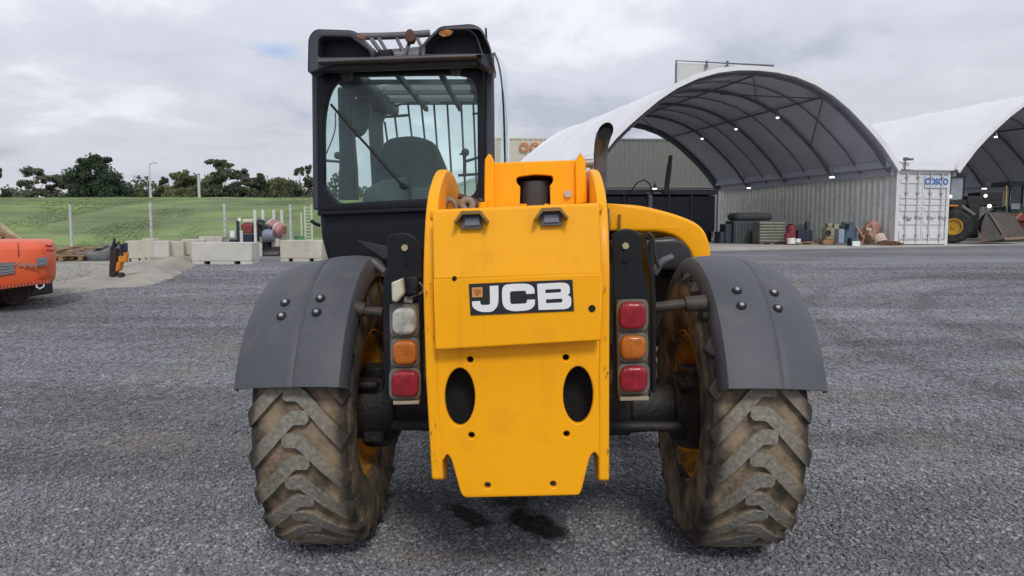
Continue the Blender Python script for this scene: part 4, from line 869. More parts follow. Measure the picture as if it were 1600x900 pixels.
mb.add(V, [(j*5+i, j*5+i+1, j*5+6+i, j*5+5+i) for j in range(8) for i in range(4)]); mb.build('side_window', GLASSC, cab)
hose('door_rail', [(772, 82), (779, 100), (784, 130), (787, 175), (789, 250), (790, 300)], .006, CABB, 1.25, None, cab)
mb = MB(); a = xz(602, 150, CF); b = xz(770, 300, CF); mb.add([(a[0], CF+.02, b[1]), (b[0], CF+.02, b[1]), (b[0], CF+.02, a[1]), (a[0], CF+.02, a[1])], [(0, 1, 2, 3)]); mb.build('windscreen', GLASSC, cab, smooth=False)
# guard bars outside the windscreen
for p0, p1 in (((636, 152), (646, 235)), ((657, 152), (667, 250)), ((677, 150), (686, 270)), ((698, 150), (707, 300)), ((720, 148), (727, 300)), ((739, 148), (745, 300)), ((617, 183), (624, 240)), ((601, 190), (608, 240))):
    mb = MB(); mb.cyl(pm(*p0, CF+.12), pm(*p1, CF+.12), .0075, n=8); mb.build('guard_bar', INT, cab)
mb = MB(); mb.cyl(pm(598, 183, CF+.12), pm(638, 180, CF+.12), .010, n=8); mb.cyl(pm(738, 178, CF+.12), pm(748, 177, CF+.12), .008, n=8); mb.build('guard_cross_bar', INT, cab)
# seat
mplate('seat', [(577, 330), (586, 262, 20), (598, 228, 14), (612, 217, 8), (645, 213, 14), (668, 218, 12), (682, 226, 12), (690, 244, 14), (703, 276), (720, 330)], [], 1.02, .14, SEAT, cab, bev=.035)
mplate('seat_box', [(566, 330), (572, 296, 4), (602, 281, 6), (636, 277, 4), (640, 330)], [], .90, .10, INT, cab, bev=.02)
mplate('seat_base', [(640, 330), (642, 292, 4), (700, 292, 4), (704, 330)], [], .93, .10, mat('grey_trim', (.075, .08, .085), .6), cab, bev=.02)
mb = MB(); mb.box(low[0][0]+.04, low[1][0]-.04, .75, 1.9, 1.10, 1.30); mb.build('cab_floor', INT, cab)
# wiper
hose('wiper_arm', [(517, 163), (545, 196), (574, 228), (604, 263), (631, 292)], .0065, BLK, CD-.035, CD-.03, cab)
mb = MB(); p = pm(630, 291, CD-.02); mb.cyl(p+Vector((0, .03, 0)), p-Vector((0, .035, 0)), .017, n=14); mb.build('wiper_pivot', BLK, cab)
# levers and little controls
for pts, r, D in (([(726, 244), (726, 276)], .011, 1.3), ([(718, 241), (727, 240)], .006, 1.3), ([(716, 274), (747, 272)], .009, 1.3), ([(728, 252), (748, 246)], .009, 1.3), ([(726, 276), (727, 310)], .006, 1.3), ([(510, 251), (533, 253)], .009, 1.4), ([(521, 280), (540, 281)], .008, 1.4), ([(524, 176), (523, 205), (510, 240)], .004, 1.2)):
    hose('control_lever', pts, r, INT, D, None, cab)
mb = MB(); p = pm(727, 238, 1.3); mb.lathe_x([(-.026, 0), (-.02, .018), (0, .026), (.02, .018), (.026, 0)], 14, p); p = pm(528, 243, 1.4); mb.lathe_x([(-.026, 0), (-.02, .018), (0, .026), (.02, .018), (.026, 0)], 14, p); mb.build('lever_knob', INT, cab)
# ---- cab roof
RD = .46
ROOF = mat('roof_plastic', (.045, .05, .062), .42, var=.12, dirt=(.09, .09, .09), dirt_amt=.3)
roof = mplate('cab_roof', [(487, 119, 6), (487, 92), (772, 84), (773, 108, 6), (762, 113), (745, 104), (505, 112), (496, 121)], [], RD, .05, ROOF, cab, bev=.008)
mb = MB(); z1 = pm(500, 92, RD).z; x0, x1 = pm(490, 92, RD).x, pm(768, 92, RD).x
mb.box(x0, x1, RD+.03, .76, z1-.03, z1+.01); mb.box(x0, x0+.16, .76, CF+.1, z1-.04, z1+.03); mb.box(x1-.17, x1-.10, .76, CF+.1, z1+.0, z1+.05); mb.box(x0+.16, x1-.12, CF-.04, CF+.1, z1+.03, z1+.09)
mb.build('roof_panel', ROOF, roof, bevel=.015)
for D in (1.05, 1.38, 1.66):
    mb = MB(); mb.box(x0+.16, x1-.12, D, D+.03, z1-.01, z1+.015); mb.build('roof_bar', INT, roof)
for x in (x0+.36, x0+.60):
    mb = MB(); mb.box(x, x+.025, .77, CF, z1-.03, z1+.0); mb.build('roof_bar', INT, roof)
def pod(outer, inner, nm):
    r_ = mplate(nm, outer, [rp(inner)], RD-.03, .10, ROOF, roof, bev=.007)
    mplate('recess', outer, [], RD+.10, .16, HOLE if False else mat('recess_black', (.010, .011, .017), .6), r_, bev=.01)
    # the pod runs forward as a low hump
    P = [xz(p[0], p[1], RD+.15) for p in outer]; mb = MB(); prism(mb, P, RD+.16, .84, .99); mb.build('pod_top', ROOF, r_, bevel=.02)
    return r_
pod([(487, 119, 5), (488, 64, 8), (498, 51, 8), (555, 53, 4), (566, 58, 4), (584, 78, 3), (590, 82), (587, 96), (540, 98)], [(501, 93, 4), (502, 66, 4), (508, 61, 4), (551, 62, 3), (579, 83, 2), (583, 92)], 'roof_pod')
pod([(656, 94), (659, 80, 5), (670, 66, 4), (690, 47, 6), (740, 43, 8), (754, 50, 8), (767, 76, 8), (774, 108, 5), (764, 114), (745, 96)], [(666, 88), (667, 72, 2), (683, 54, 3), (693, 51, 3), (733, 51, 4), (744, 60, 4), (753, 87)], 'roof_pod')
mplate('roof_shelf', [(500, 96), (745, 88), (746, 92), (500, 101)], [], RD-.07, .10, mat('shelf_grey', (.10, .095, .10), .6, dirt=(.22, .17, .13), dirt_amt=.3), roof, bev=.004)
mplate('roof_lip', [(500, 101), (746, 92), (748, 104), (505, 113)], [], RD-.03, .06, mat('lip_black', (.012, .012, .016), .5), roof, bev=.004)
for cx, cy in ((542, 118), (712, 109)):
    mplate('window_hinge', [(cx-10, cy-10), (cx+10, cy-11), (cx+9, cy+4, 5), (cx, cy+11, 5), (cx-8, cy+5, 5)], [], CD-.05, .05, mat('hinge_grey', (.05, .055, .065), .5), roof, bev=.006)
GB = mat('guard_grey', (.12, .12, .135), .55, var=.2, dirt=(.28, .14, .08), dirt_amt=.4, dirt_scale=12)
for pts, r, D0, D1 in (([(560, 57), (615, 56), (672, 52)], .020, .85, .85), ([(592, 60), (604, 80)], .010, .85, .6), ([(620, 60), (632, 84)], .010, .85, .6), ([(652, 60), (662, 80)], .010, .85, .6), ([(581, 62), (594, 80)], .012, .80, .6), ([(612, 83), (660, 79)], .022, .72, .72), ([(640, 66), (631, 88)], .010, .6, .55)):
    hose('roof_guard', pts, r, GB, D0, D1, roof)
mplate('roof_gap_panel', [(588, 84), (658, 80), (658, 92), (588, 96)], [], .62, .06, mat('gap_grey', (.22, .21, .215), .6, dirt=(.3, .2, .14), dirt_amt=.3), roof, bev=.01)
mplate('roof_motor', [(592, 80, 3), (614, 78, 3), (616, 92), (590, 94)], [], .56, .07, BLK, roof, bev=.01)
mplate('beacon_bracket', [(633, 62, 4), (635, 50, 3), (640, 46, 3), (646, 48, 3), (650, 62, 4), (646, 68), (637, 68)], [], .58, .05, mat('rust_brown', (.17, .075, .055), .85, var=.3), roof, bev=.008)
mplate('rust_patch', [(684, 53, 4), (690, 47, 4), (700, 46, 3), (709, 49, 3), (704, 56, 4), (692, 58, 3)], [], RD-.081, .006, mat('rust_orange', (.36, .15, .04), .9, var=.5, vscale=30), roof, bev=.002)
mplate('rust_patch', [(556, 55), (572, 56, 3), (570, 63, 3), (560, 59)], [], RD-.081, .006, mat('rust_pink', (.28, .13, .10), .9, var=.4, vscale=30), roof, bev=.002)
mb = MB(); mb.cyl(pm(760, 62, 1.0), pm(759, 44, 1.0), .006, n=6); mb.build('aerial', BLK, roof)
mplate('rear_work_light', [(764, 104, 4), (771, 102, 4), (771, 112, 4), (765, 114, 4)], [], RD-.02, .05, RUST, roof, bev=.008)
mplate('under_cab_panel', [(558, 375), (612, 386), (640, 402), (600, 405)], [], .50, .03, mat('grey_scuffed', (.028, .028, .03), .7), cab)
hose('door_latch', [(486, 345), (494, 350), (500, 352)], .010, BLK, .75, None, cab)

# ================================================================== THINGS ON THE LEFT
def bx(px0, py0, px1, py1, Y, dep):                # world box whose near face fills that part of the photo at distance Y
    a = at(px0, py1, Y); b = at(px1, py0, Y); return a.x, b.x, Y, Y+dep, a.z, b.z
# concrete blocks
def block(label, px0, px1, py, hpx, rz, m=CONC, notch=True, dep=.62):
    p = ground_at((px0+px1)/2, py); k = F_PX/p.y; wd = (px1-px0)/k; h = hpx/k
    rt = empty('concrete_block', label, 'block', (p.x, p.y+.02, zg(p.y)-.01), rz, 'concrete blocks edging the gravel yard')
    mb = MB(); lift = .09*h/.55
    mb.box(-wd/2, wd/2, 0, dep, lift, h)
    for x0, x1 in ((-wd/2, -wd*.30), (-wd*.20, wd*.20), (wd*.30, wd/2)): mb.box(x0, x1, .004, dep-.004, 0, lift-.0005)
    mb.build('block_body', m, rt, bevel=.015)
    mb = MB(); mb.tube([(wd*.1*s_-.0, dep/2, h-.03) if s_ else (0, dep/2, h+.05) for s_ in (-1, 0, 1)], .012, 6); mb.build('lifting_loop', STEEL, rt)
block('pale concrete block standing alone in front of the others, nearest the left mudguard', 300, 393, 413.5, 35, R(2), CONCB)
block('stained concrete block ending the row beside the orange and black auger drive', 197, 223, 409, 33, R(14))
block('second concrete block of the row, dark joint on its left side', 223.5, 241, 408.5, 36, R(16))
block('whitest concrete block in the middle of the row', 241.5, 263, 408, 32, R(18), CONCB)
block('fourth concrete block of the row, small, beige', 263.5, 286, 405.5, 29, R(20))
block('concrete block at the right end of the row, half hidden by the lone front block', 286.5, 318, 402.5, 29, R(22))
block('farthest concrete block behind the lone pale front block', 312, 346, 400, 31, R(8))
block('concrete block partly hidden by the cab and left mudguard', 437, 503, 409, 34, R(-2), CONC)
# fence
fy = 22.1
fr = empty('wire_fence', 'thin wire fence on pale posts along the foot of the grass bank', 'fence', (0, fy, zg(fy)))
for px in (-10, 112.5, 237.5, 352.5, 455):
    p = at(px, 390, fy); mb = MB(); mb.cyl((p.x, 0, -.1), (p.x, 0, 1.42+.008*(px % 7)), .045, .04, n=10); mb.build('fence_post', GALV, fr)
for z in (.06, .5, .95, 1.36):
    mb = MB(); mb.tube([(at(-40, 390, fy).x, -.05, z), (at(112, 390, fy).x, -.05, z), (at(470, 390, fy).x, -.05, z)], .0025, 5); mb.build('fence_wire', GALV, fr)
mb = MB(); xa_, xb_ = at(-40, 390, fy).x, at(470, 390, fy).x; n = int((xb_-xa_)/.16)
for i in range(n):
    for dx in (1.2, -1.2):
        x = xa_+i*.16; w_ = .0032; mb.add([(x-w_, -.055, .05), (x+w_, -.055, .05), (x+dx+w_, -.055, 1.34), (x+dx-w_, -.055, 1.34)], [(0, 1, 2, 3)])
o = mb.build('chain_link_mesh', mat('dull_wire', (.28, .29, .27), .6), fr, smooth=False); o['kind'] = 'stuff'
# lamp poles behind the bank
p = at(235.5, 310, 34); lp = empty('street_lamp', 'tall thin lamp pole with a short arm rising behind the grass bank', 'street lamp', (p.x, 34, zg(34)))
zt_ = at(235, 257, 34).z-zg(34); mb = MB(); mb.cyl((0, 0, 0), (0, 0, zt_*.72), .075, .06, 10); mb.cyl((0, 0, zt_*.72), (0, 0, zt_), .032, .028, 8); mb.build('pole', GALV, lp)
mb = MB(); mb.tube([(0, 0, zt_-.02), (.10, 0, zt_+.06), (.22, 0, zt_+.08)], .02, 6); mb.box(.16, .34, -.05, .05, zt_+.05, zt_+.10); mb.build('lamp_head', GALV, lp)
p = at(311.5, 310, 34); lp = empty('marker_pole', 'short pale pole standing behind the grass bank under the treeline', 'pole', (p.x, 34, zg(34)))
zt_ = at(311, 273, 34).z-zg(34); mb = MB(); mb.cyl((0, 0, 0), (0, 0, zt_), .07, .06, 10); mb.build('pole', GALV, lp); mb = MB(); mb.cyl((0, 0, zt_+.001), (0, 0, zt_+.04), .075, n=10); mb.build('cap', STEEL, lp)
# orange machine at the left edge
g = ground_at(20, 477); OM = empty('construction_machine', 'rear end of an orange tracked construction machine cut off by the left edge', 'construction machine', (0, 0, 0))
OY = g.y-.55
def om(x, y, d=0.0): p = at(x, y, OY+d); return p
def omf(u): return OY + (88-u)*-.0035               # its rear face swings nearer towards the left
mb = MB(); rows = []
prof = [(376, .34, 0), (379, .16, 0), (388, .04, 0), (408, 0, 0), (428, .01, 0), (436, .03, 0), (441, .10, 0)]
cols = [(-210, 0), (-150, 0), (-90, 0), (-40, 0), (0, 0), (30, 0), (55, .0), (68, .03), (77, .10), (83, .20), (86.5, .34), (88, .55), (88, 1.6)]
V = []
for py, ins, _ in prof:
    for px, dp in cols:
        yy = OY + (px-88)*.0042*1.0 + dp + ins*(1-dp*.3 if dp < 1 else .2)
        base = at(px, py + (88-min(px, 88))*.085*(py-376)/65, OY); xx = at(px - (6 if dp > 1 else 0), py, yy).x
        V.append((xx - ins*.2*(1 if dp > .05 else 0), yy, base.z))
nc = len(cols); nr = len(prof)
mb.add(V, [(j*nc+i, j*nc+i+1, (j+1)*nc+i+1, (j+1)*nc+i) for j in range(nr-1) for i in range(nc-1)])
mb.add([V[i] for i in range(nc)]+[(V[0][0], OY+1.7, V[0][2])], [tuple(range(nc+1))]); mb.add([V[(nr-1)*nc+i] for i in range(nc)]+[(V[0][0], OY+1.7, V[(nr-1)*nc][2])], [tuple(range(nc, -1, -1))])
mb.build('counterweight', ORG, OM)
def omp(px, py, off=.0):
    b = at(px, py, OY); yy = OY+(px-88)*.0042-off; return (at(px, py, yy).x, yy, b.z)
DG = mat('vent_grey', (.16, .165, .18), .5)
for q in (((-30, 410), (20, 408), (23, 425), (-30, 431)), ((57, 403), (74, 401), (75, 413), (56, 416))):
    mb = MB(); mb.hexa([omp(*p, .012) for p in q], [omp(*p, -.01) for p in q]); vg = mb.build('vent', DG, OM)
    for k in range(1, 4):
        t = k/4; a = Vector(omp(*q[0], .016)).lerp(Vector(omp(*q[3], .016)), t); b = Vector(omp(*q[1], .016)).lerp(Vector(omp(*q[2], .016)), t); mb = MB(); mb.tube([a, b], .006, 4); mb.build('slat', mat('vent_slat', (.24, .245, .26), .5), vg)
sheet('lettering', [], [], .004, 0, lambda u, v, t: (Vector(omp(39.5, 413, .03)) + Vector((u*.95, u*.95*.0042*107+t, v-u*.12)))[:], mat('grey_lettering', (.33, .17, .13), .6), OM, text='HAMM', size=.088, bold=.003)
mb = MB()
for k in range(26):
    px = -60+k*5.4; q = omp(px, 437.5+(88-px)*.085, .012); mb.box(q[0]-.014, q[0]+.014, q[1]-.02, q[1]+.05, q[2]-.03, q[2]+.02)
mb.build('skirt_teeth', mat('skirt_orange', (.45, .10, .05), .6), OM)
mb = MB(); a = omp(72, 441, -.15); b = omp(-120, 455, -.15); mb.hexa([(a[0], a[1], a[2]-.06), (b[0], b[1], b[2]-.06), (b[0], b[1], b[2]+.02), (a[0], a[1], a[2]+.02)], [(a[0]*1.12, a[1]+1.2, a[2]-.06), (b[0], b[1]+1.2, b[2]-.06), (b[0], b[1]+1.2, b[2]+.02), (a[0]*1.12, a[1]+1.2, a[2]+.02)]); mb.build('underframe', BLKD, OM)
q = [omp(58, 441, 0), omp(57, 447, .02), omp(62, 450, .03), omp(68, 447, .02), omp(70, 439, 0)]; mb = MB(); mb.tube(q, .012, 8); mb.build('tow_loop', GALV, OM)
for px, py, r, dd in ((18, 456, .20, .35), (34, 448, .15, .7), (-10, 458, .20, .35)):
    p = at(px, py, OY+dd); mb = MB(); mb.lathe_x([(-.16, 0), (-.16, r*.55), (-.13, r*.6), (-.13, r*.9), (-.10, r), (.10, r), (.13, r*.9), (.13, r*.6), (.16, r*.55), (.16, 0)], 26, (0, 0, 0)); o = mb.build('track_roller', mat('roller_brown', (.055, .035, .025), .8, var=.4), OM); o.location = (p.x, p.y, p.z); o.rotation_euler.z = R(-35)
mb = MB(); p0 = at(5, 464, OY+.5); mb.tube([(p0.x-1.3, p0.y+.2, p0.z), (p0.x+.1, p0.y, p0.z)], [.17, .17], 14); mb.box(p0.x-1.2, p0.x+.25, p0.y, p0.y+.8, p0.z-.02, p0.z+.30); mb.build('undercarriage', BLKD, OM, bevel=.03)
for px, py in ((72, 384), (74, 391)):
    q = omp(px, py, .0); mb = MB(); mb.cyl((q[0], q[1]+.12, q[2]), (q[0], q[1]+.01, q[2]), .022, n=10); mb.build('reflector', mat('reflector_red', (.45, .02, .02), .3), OM)
for p0, p1 in (((28, 379), (29, 400)), ((-34, 380), (-34, 440))):   # panel joints
    mb = MB(); mb.tube([omp(p0[0]+(p1[0]-p0[0])*t, p0[1]+(p1[1]-p0[1])*t, -.012 if 388 < p0[1]+(p1[1]-p0[1])*t < 432 else -.05) for t in (0, .2, .4, .6, .8, 1)], .006, 5); mb.build('panel_joint', mat('joint_dark', (.20, .03, .015), .7), OM)
# timber pile behind it
tp = empty('timber_pile', 'loose heap of brown and pale timbers behind the orange machine', 'timber', at(0, 382, 13.2))
for k in range(16):
    a = random.uniform(-.55, .30); r = random.uniform(.03, .06); M = Matrix.Rotation(random.uniform(.35, .9), 3, 'Y') @ Matrix.Rotation(random.uniform(-.5, .5), 3, 'Z')
    mb = MB(); mb.obox((a, random.uniform(-.2, .3), .26-.42*abs(a+.15)+random.uniform(-.15, .05)), random.uniform(.3, .5), r, r*.7, M); mb.build('timber', random.choice((BROWN, PALE, BROWN)), tp, bevel=.006)
mb = MB(); mb.box(-.7, .3, -.25, .35, -.55, -.02); mb.build('timber_stack_base', BROWN, tp)
# pallets, planks and an old tyre along the fence foot
def pallet(px, py, rz, label, m=BROWN):
    p = ground_at(px, py); rt = empty('pallet', label, 'pallet', (p.x, p.y, zg(p.y)+.006), rz, 'scrap along the foot of the bank')
    for k in range(6): mb = MB(); mb.box(-.55, .55, -.45+k*.165, -.35+k*.165, .115, .135); mb.build('slat', m, rt)
    for x in (-.5, -.05, .4): mb = MB(); mb.box(x, x+.1, -.46, .50, .0, .113); mb.build('bearer', m, rt)
pallet(106, 407, .2, 'weathered brown pallet lying nearest the orange machine'); pallet(132, 405, -.15, 'brown pallet between the other pallet and the grey tyre', mat('grey_wood', (.22, .17, .13), .9, var=.3)); pallet(176, 402, .3, 'thin pallet behind the orange and black auger drive', PALE)
mb = MB()
for k in range(9):
    M = Matrix.Rotation(random.uniform(-.5, .5), 3, 'Z') @ Matrix.Rotation(random.uniform(-.1, .1), 3, 'Y'); p = ground_at(random.uniform(92, 142), 406); mb.obox((p.x, p.y, zg(p.y)+.18+.03*k*.6), .5, .05, .02, M)
tag(mb.build('plank_heap', mat('plank_brown', (.30, .20, .13), .9, var=.4), bevel=.005), 'scattered thin planks piled over the two pallets', 'planks')
p = ground_at(152, 408); mb = MB(); mb.lathe_x([(-.12, .20), (-.14, .26), (-.12, .38), (-.06, .42), (.06, .42), (.12, .38), (.14, .26), (.12, .20), (-.12, .20)], 28); o = mb.build('old_tyre', mat('grey_tyre', (.14, .145, .15), .8, var=.2)); o.location = (p.x, p.y+.3, zg(p.y)+.20); o.rotation_euler = (0, R(68), R(60)); tag(o, 'grey old tyre lying tilted at the foot of the bank', 'tyre')
# orange and black attachment standing on the rim of the pad
g = ground_at(181, 440); AU = empty('auger_drive', 'upright orange and black auger drive standing by the concrete blocks', 'attachment', (g.x, g.y, zg(g.y)))
AU.scale = (.66, .8, 1.03)
mb = MB(); mb.hexa([(-.16, -.06, .10), (.02, -.06, .10), (.10, -.06, .62), (-.08, -.06, .66)], [(-.16, .12, .10), (.02, .12, .10), (.10, .12, .62), (-.08, .12, .66)]); mb.build('mast', mat('attachment_black', (.035, .016, .014), .5, var=.3), AU, bevel=.01)
mb = MB(); mb.tube([(-.02, -.02, .60), (.02, -.02, .72), (.0, .02, .80)], [.06, .045, .03], 10); mb.tube([(.05, 0, .66), (.14, 0, .74), (.19, 0, .64)], .022, 8); mb.build('hose_loop', BLK, AU)
mb = MB(); mb.hexa([(.02, -.05, .18), (.14, -.05, .22), (.20, -.05, .40), (.07, -.05, .36)], [(.02, .14, .18), (.14, .14, .22), (.20, .14, .40), (.07, .14, .36)]); mb.box(.12, .34, -.04, .10, .36, .47); mb.box(.24, .36, .0, .10, .46, .55); mb.build('gearbox', ORGD, AU, bevel=.012)
mb = MB(); mb.box(.18, .24, -.03, .11, .48, .70); mb.box(.28, .33, -.03, .11, .55, .72); mb.build('motor', NAVY, AU, bevel=.01)
mb = MB(); mb.cyl((-.08, .03, .10), (-.03, .03, -.08), .07, .02, 10); mb.build('spike', NAVY, AU)
mb = MB(); mb.lathe_x([(-.05, .03), (-.05, .10), (.05, .10), (.05, .03)], 18, (.16, .02, .07)); mb.build('roller', BLKD, AU)
# plant behind the blocks
def lbox(mb, px0, py0, px1, py1, Y, dep): mb.box(*bx(px0, py0, px1, py1, Y, dep)); return mb
Yp = 20.2; O0 = (0, 0, 0)
rt = empty('engine_pump', 'dark red engine with white canisters on a black frame behind the lone concrete block', 'engine', at(383, 385, Yp))
def loc_(o): o.location = -Vector(rt.location); return o
mb = MB(); lbox(mb, 376, 350, 394, 365, Yp, .5); loc_(mb.build('engine_block', RED, rt, bevel=.03))
mb = MB(); p0 = at(383, 346, Yp); mb.lathe_x([(-.14, 0), (-.14, .07), (.14, .07), (.14, 0)], 16, (p0.x+.06, Yp+.1, p0.z)); loc_(mb.build('air_cleaner', CREAM, rt))
mb = MB(); p0 = at(373, 343, Yp); mb.cyl((p0.x, Yp+.05, p0.z-.05), (p0.x, Yp+.05, p0.z+.05), .045, n=12); loc_(mb.build('filter', WHITE, rt)); mb = MB(); p0 = at(363.5, 366, Yp); mb.cyl((p0.x, Yp, p0.z-.08), (p0.x, Yp, p0.z+.10), .075, n=12); loc_(mb.build('filter', WHITE, rt))
mb = MB(); lbox(mb, 375, 366, 394, 378, Yp-.02, .6); lbox(mb, 370, 345, 373, 385, Yp, .06); lbox(mb, 358, 374, 372, 378, Yp, .3); loc_(mb.build('frame', NAVY, rt, bevel=.01))
mb = MB(); lbox(mb, 375, 360, 379, 380, Yp-.06, .03); loc_(mb.build('frame_bar', GALV, rt))
rt = empty('black_pump', 'black tilted pump with a grey blue casing between the white posts', 'pump', at(412, 390, Yp))
mb = MB(); a = at(402, 352, Yp); b = at(420, 362, Yp); c_ = at(421, 376, Yp); d_ = at(402, 368, Yp); mb.hexa([a, b, c_, d_], [v+Vector((0, .6, 0)) for v in (a, b, c_, d_)]); p = at(404, 347, Yp); mb.cyl(p, p+Vector((.02, .3, .0)), .08, n=10); p = at(412, 354, Yp); mb.cyl(p+Vector((-.15, -.06, .1)), p+Vector((.25, -.06, -.06)), .06, n=10); loc_(mb.build('pump_body', mat('pump_black', (.02, .02, .026), .5), rt, bevel=.03))
mb = MB(); p = at(420, 368, Yp-.1); mb.lathe_x([(-.15, 0), (-.14, .15), (0, .19), (.14, .15), (.15, 0)], 18, p); loc_(mb.build('casing', mat('casing_grey', (.19, .22, .27), .5), rt))
mb = MB(); lbox(mb, 409, 378, 420, 386, Yp, .3); lbox(mb, 397, 386, 436, 390, Yp, .9); lbox(mb, 397, 397.5, 435, 402, Yp, .9); loc_(mb.build('skid', BLKD, rt))
mb = MB(); lbox(mb, 397, 390.2, 434, 397.3, Yp+.1, .6); loc_(mb.build('skid_pan', STEEL, rt))
mb = MB(); lbox(mb, 424, 372, 436, 386, Yp+.05, .3); loc_(mb.build('foot', CONCB, rt, bevel=.02))
p = at(432, 357, Yp+.15); mb = MB(); mb.use(PINK); mb.lathe_x([(-.24, 0), (-.235, .17), (-.20, .21), (.20, .21), (.235, .17), (.24, 0)], 22, (0, 0, 0)); mb.use(GALV); mb.lathe_x([(-.21, .215), (-.18, .215)], 22); mb.lathe_x([(.02, .214), (.06, .214)], 22); o = mb.build('faded_tank', None); o.location = p; o.rotation_euler = (0, R(25), R(-20)); tag(o, 'faded pinkish red drum tank lying on the skid beside the black pump', 'tank')
mb = MB(); lbox(mb, 441, 366, 444, 384, Yp+.1, .05); lbox(mb, 434, 376, 444, 379, Yp+.1, .05); tag(mb.build('tank_stand', STEEL), 'small steel stand under the pinkish tank', 'stand')
WP = mat('post_white', (.62, .64, .58), .6)
for px, y1, y2, lab in ((397.5, 328, 384, 'white post left of the black pump, first from the red engine'), (410, 328, 352, 'short white post rising behind the black pump, second from the red engine'), (427, 328, 352, 'white post rising behind the left side of the pinkish tank'), (439.5, 328, 352, 'white post rising behind the right side of the pinkish tank')):
    Yq = Yp-.12 if y2 > 370 else Yp+.7; a = at(px, y1, Yq); mb = MB(); mb.box(a.x-.035, a.x+.035, Yq, Yq+.07, zg(Yq)-.02, a.z); tag(mb.build('white_post', WP, bevel=.006), lab, 'post', 'white posts around the pump')
mb = MB(); lbox(mb, 404, 380, 409, 402, Yp-.15, .05); tag(mb.build('pump_leg', GALV, bevel=.006), 'pale steel leg standing in front of the black pump skid', 'post')
rt = empty('scaffold_rack', 'pale green scaffold rack with close rungs beside the cab', 'rack', at(480, 385, 20.8))
for px, y1 in ((470.5, 332), (476, 322), (486.5, 320)):
    a = at(px, y1, 20.8); mb = MB(); mb.cyl((a.x-rt.location.x, 0, zg(20.8)-rt.location.z), (a.x-rt.location.x, 0, a.z-rt.location.z), .028, n=8); mb.build('upright', mat('rack_pale_green', (.50, .58, .42), .6), rt)
for k in range(11):
    y = 325+k*5.0; a = at(476, y, 20.8); b = at(486, y, 20.8); mb = MB(); mb.cyl((a.x-rt.location.x, 0, a.z-rt.location.z), (b.x-rt.location.x, 0, b.z-rt.location.z), .014, n=6); mb.build('rung', MATS['rack_pale_green'], rt)
p = at(468, 374, 20.6); mb = MB(); V = []
for r, z in ((.10, -.10), (.14, .08), (.15, .09), (.13, .09), (.09, -.08)): V += [(r*math.cos(a*math.pi/8), r*math.sin(a*math.pi/8), z) for a in range(16)]
mb.add(V, [(j*16+i, j*16+(i+1) % 16, j*16+16+(i+1) % 16, j*16+16+i) for j in range(4) for i in range(16)]+[tuple(range(15, -1, -1)), tuple(range(64, 80))]); o = mb.build('green_bucket', GRN); o.location = p; tag(o, 'bright green bucket in front of the scaffold rack', 'bucket')
mb = MB(); a = at(468, 383, 20.5); mb.box(a.x-.2, a.x+.3, 20.42, 20.9, zg(20.5), a.z); tag(mb.build('bucket_stand', BROWN, bevel=.01), 'low wooden box under the green bucket', 'box')

# ================================================================== TREES
def leaf_mat(name, dark, light):
    m = bpy.data.materials.new(name); m.use_nodes = True; T = m.node_tree; n = T.nodes; l = T.links; b = n['Principled BSDF']; b.inputs['Roughness'].default_value = .7; b.inputs['Specular IOR Level'].default_value = .2
    g = n.new('ShaderNodeNewGeometry'); r = n.new('ShaderNodeValToRGB'); l.new(g.outputs['Random Per Island'], r.inputs[0])
    r.color_ramp.elements[0].color = (*dark, 1); r.color_ramp.elements[1].color = (*light, 1); l.new(r.outputs[0], b.inputs['Base Color'])
    tr = n.new('ShaderNodeBsdfTranslucent'); l.new(r.outputs[0], tr.inputs[0]); mx = n.new('ShaderNodeMixShader'); mx.inputs[0].default_value = .5; l.new(b.outputs[0], mx.inputs[1]); l.new(tr.outputs[0], mx.inputs[2]); l.new(mx.outputs[0], n['Material Output'].inputs[0]); MATS[name] = m; return m
LV = [leaf_mat('leaf_dark', (.055, .09, .058), (.13, .18, .105)), leaf_mat('leaf_gum', (.13, .155, .105), (.28, .31, .21)), leaf_mat('leaf_olive', (.15, .175, .085), (.31, .33, .17)), leaf_mat('leaf_bush', (.09, .12, .072), (.22, .26, .15))]
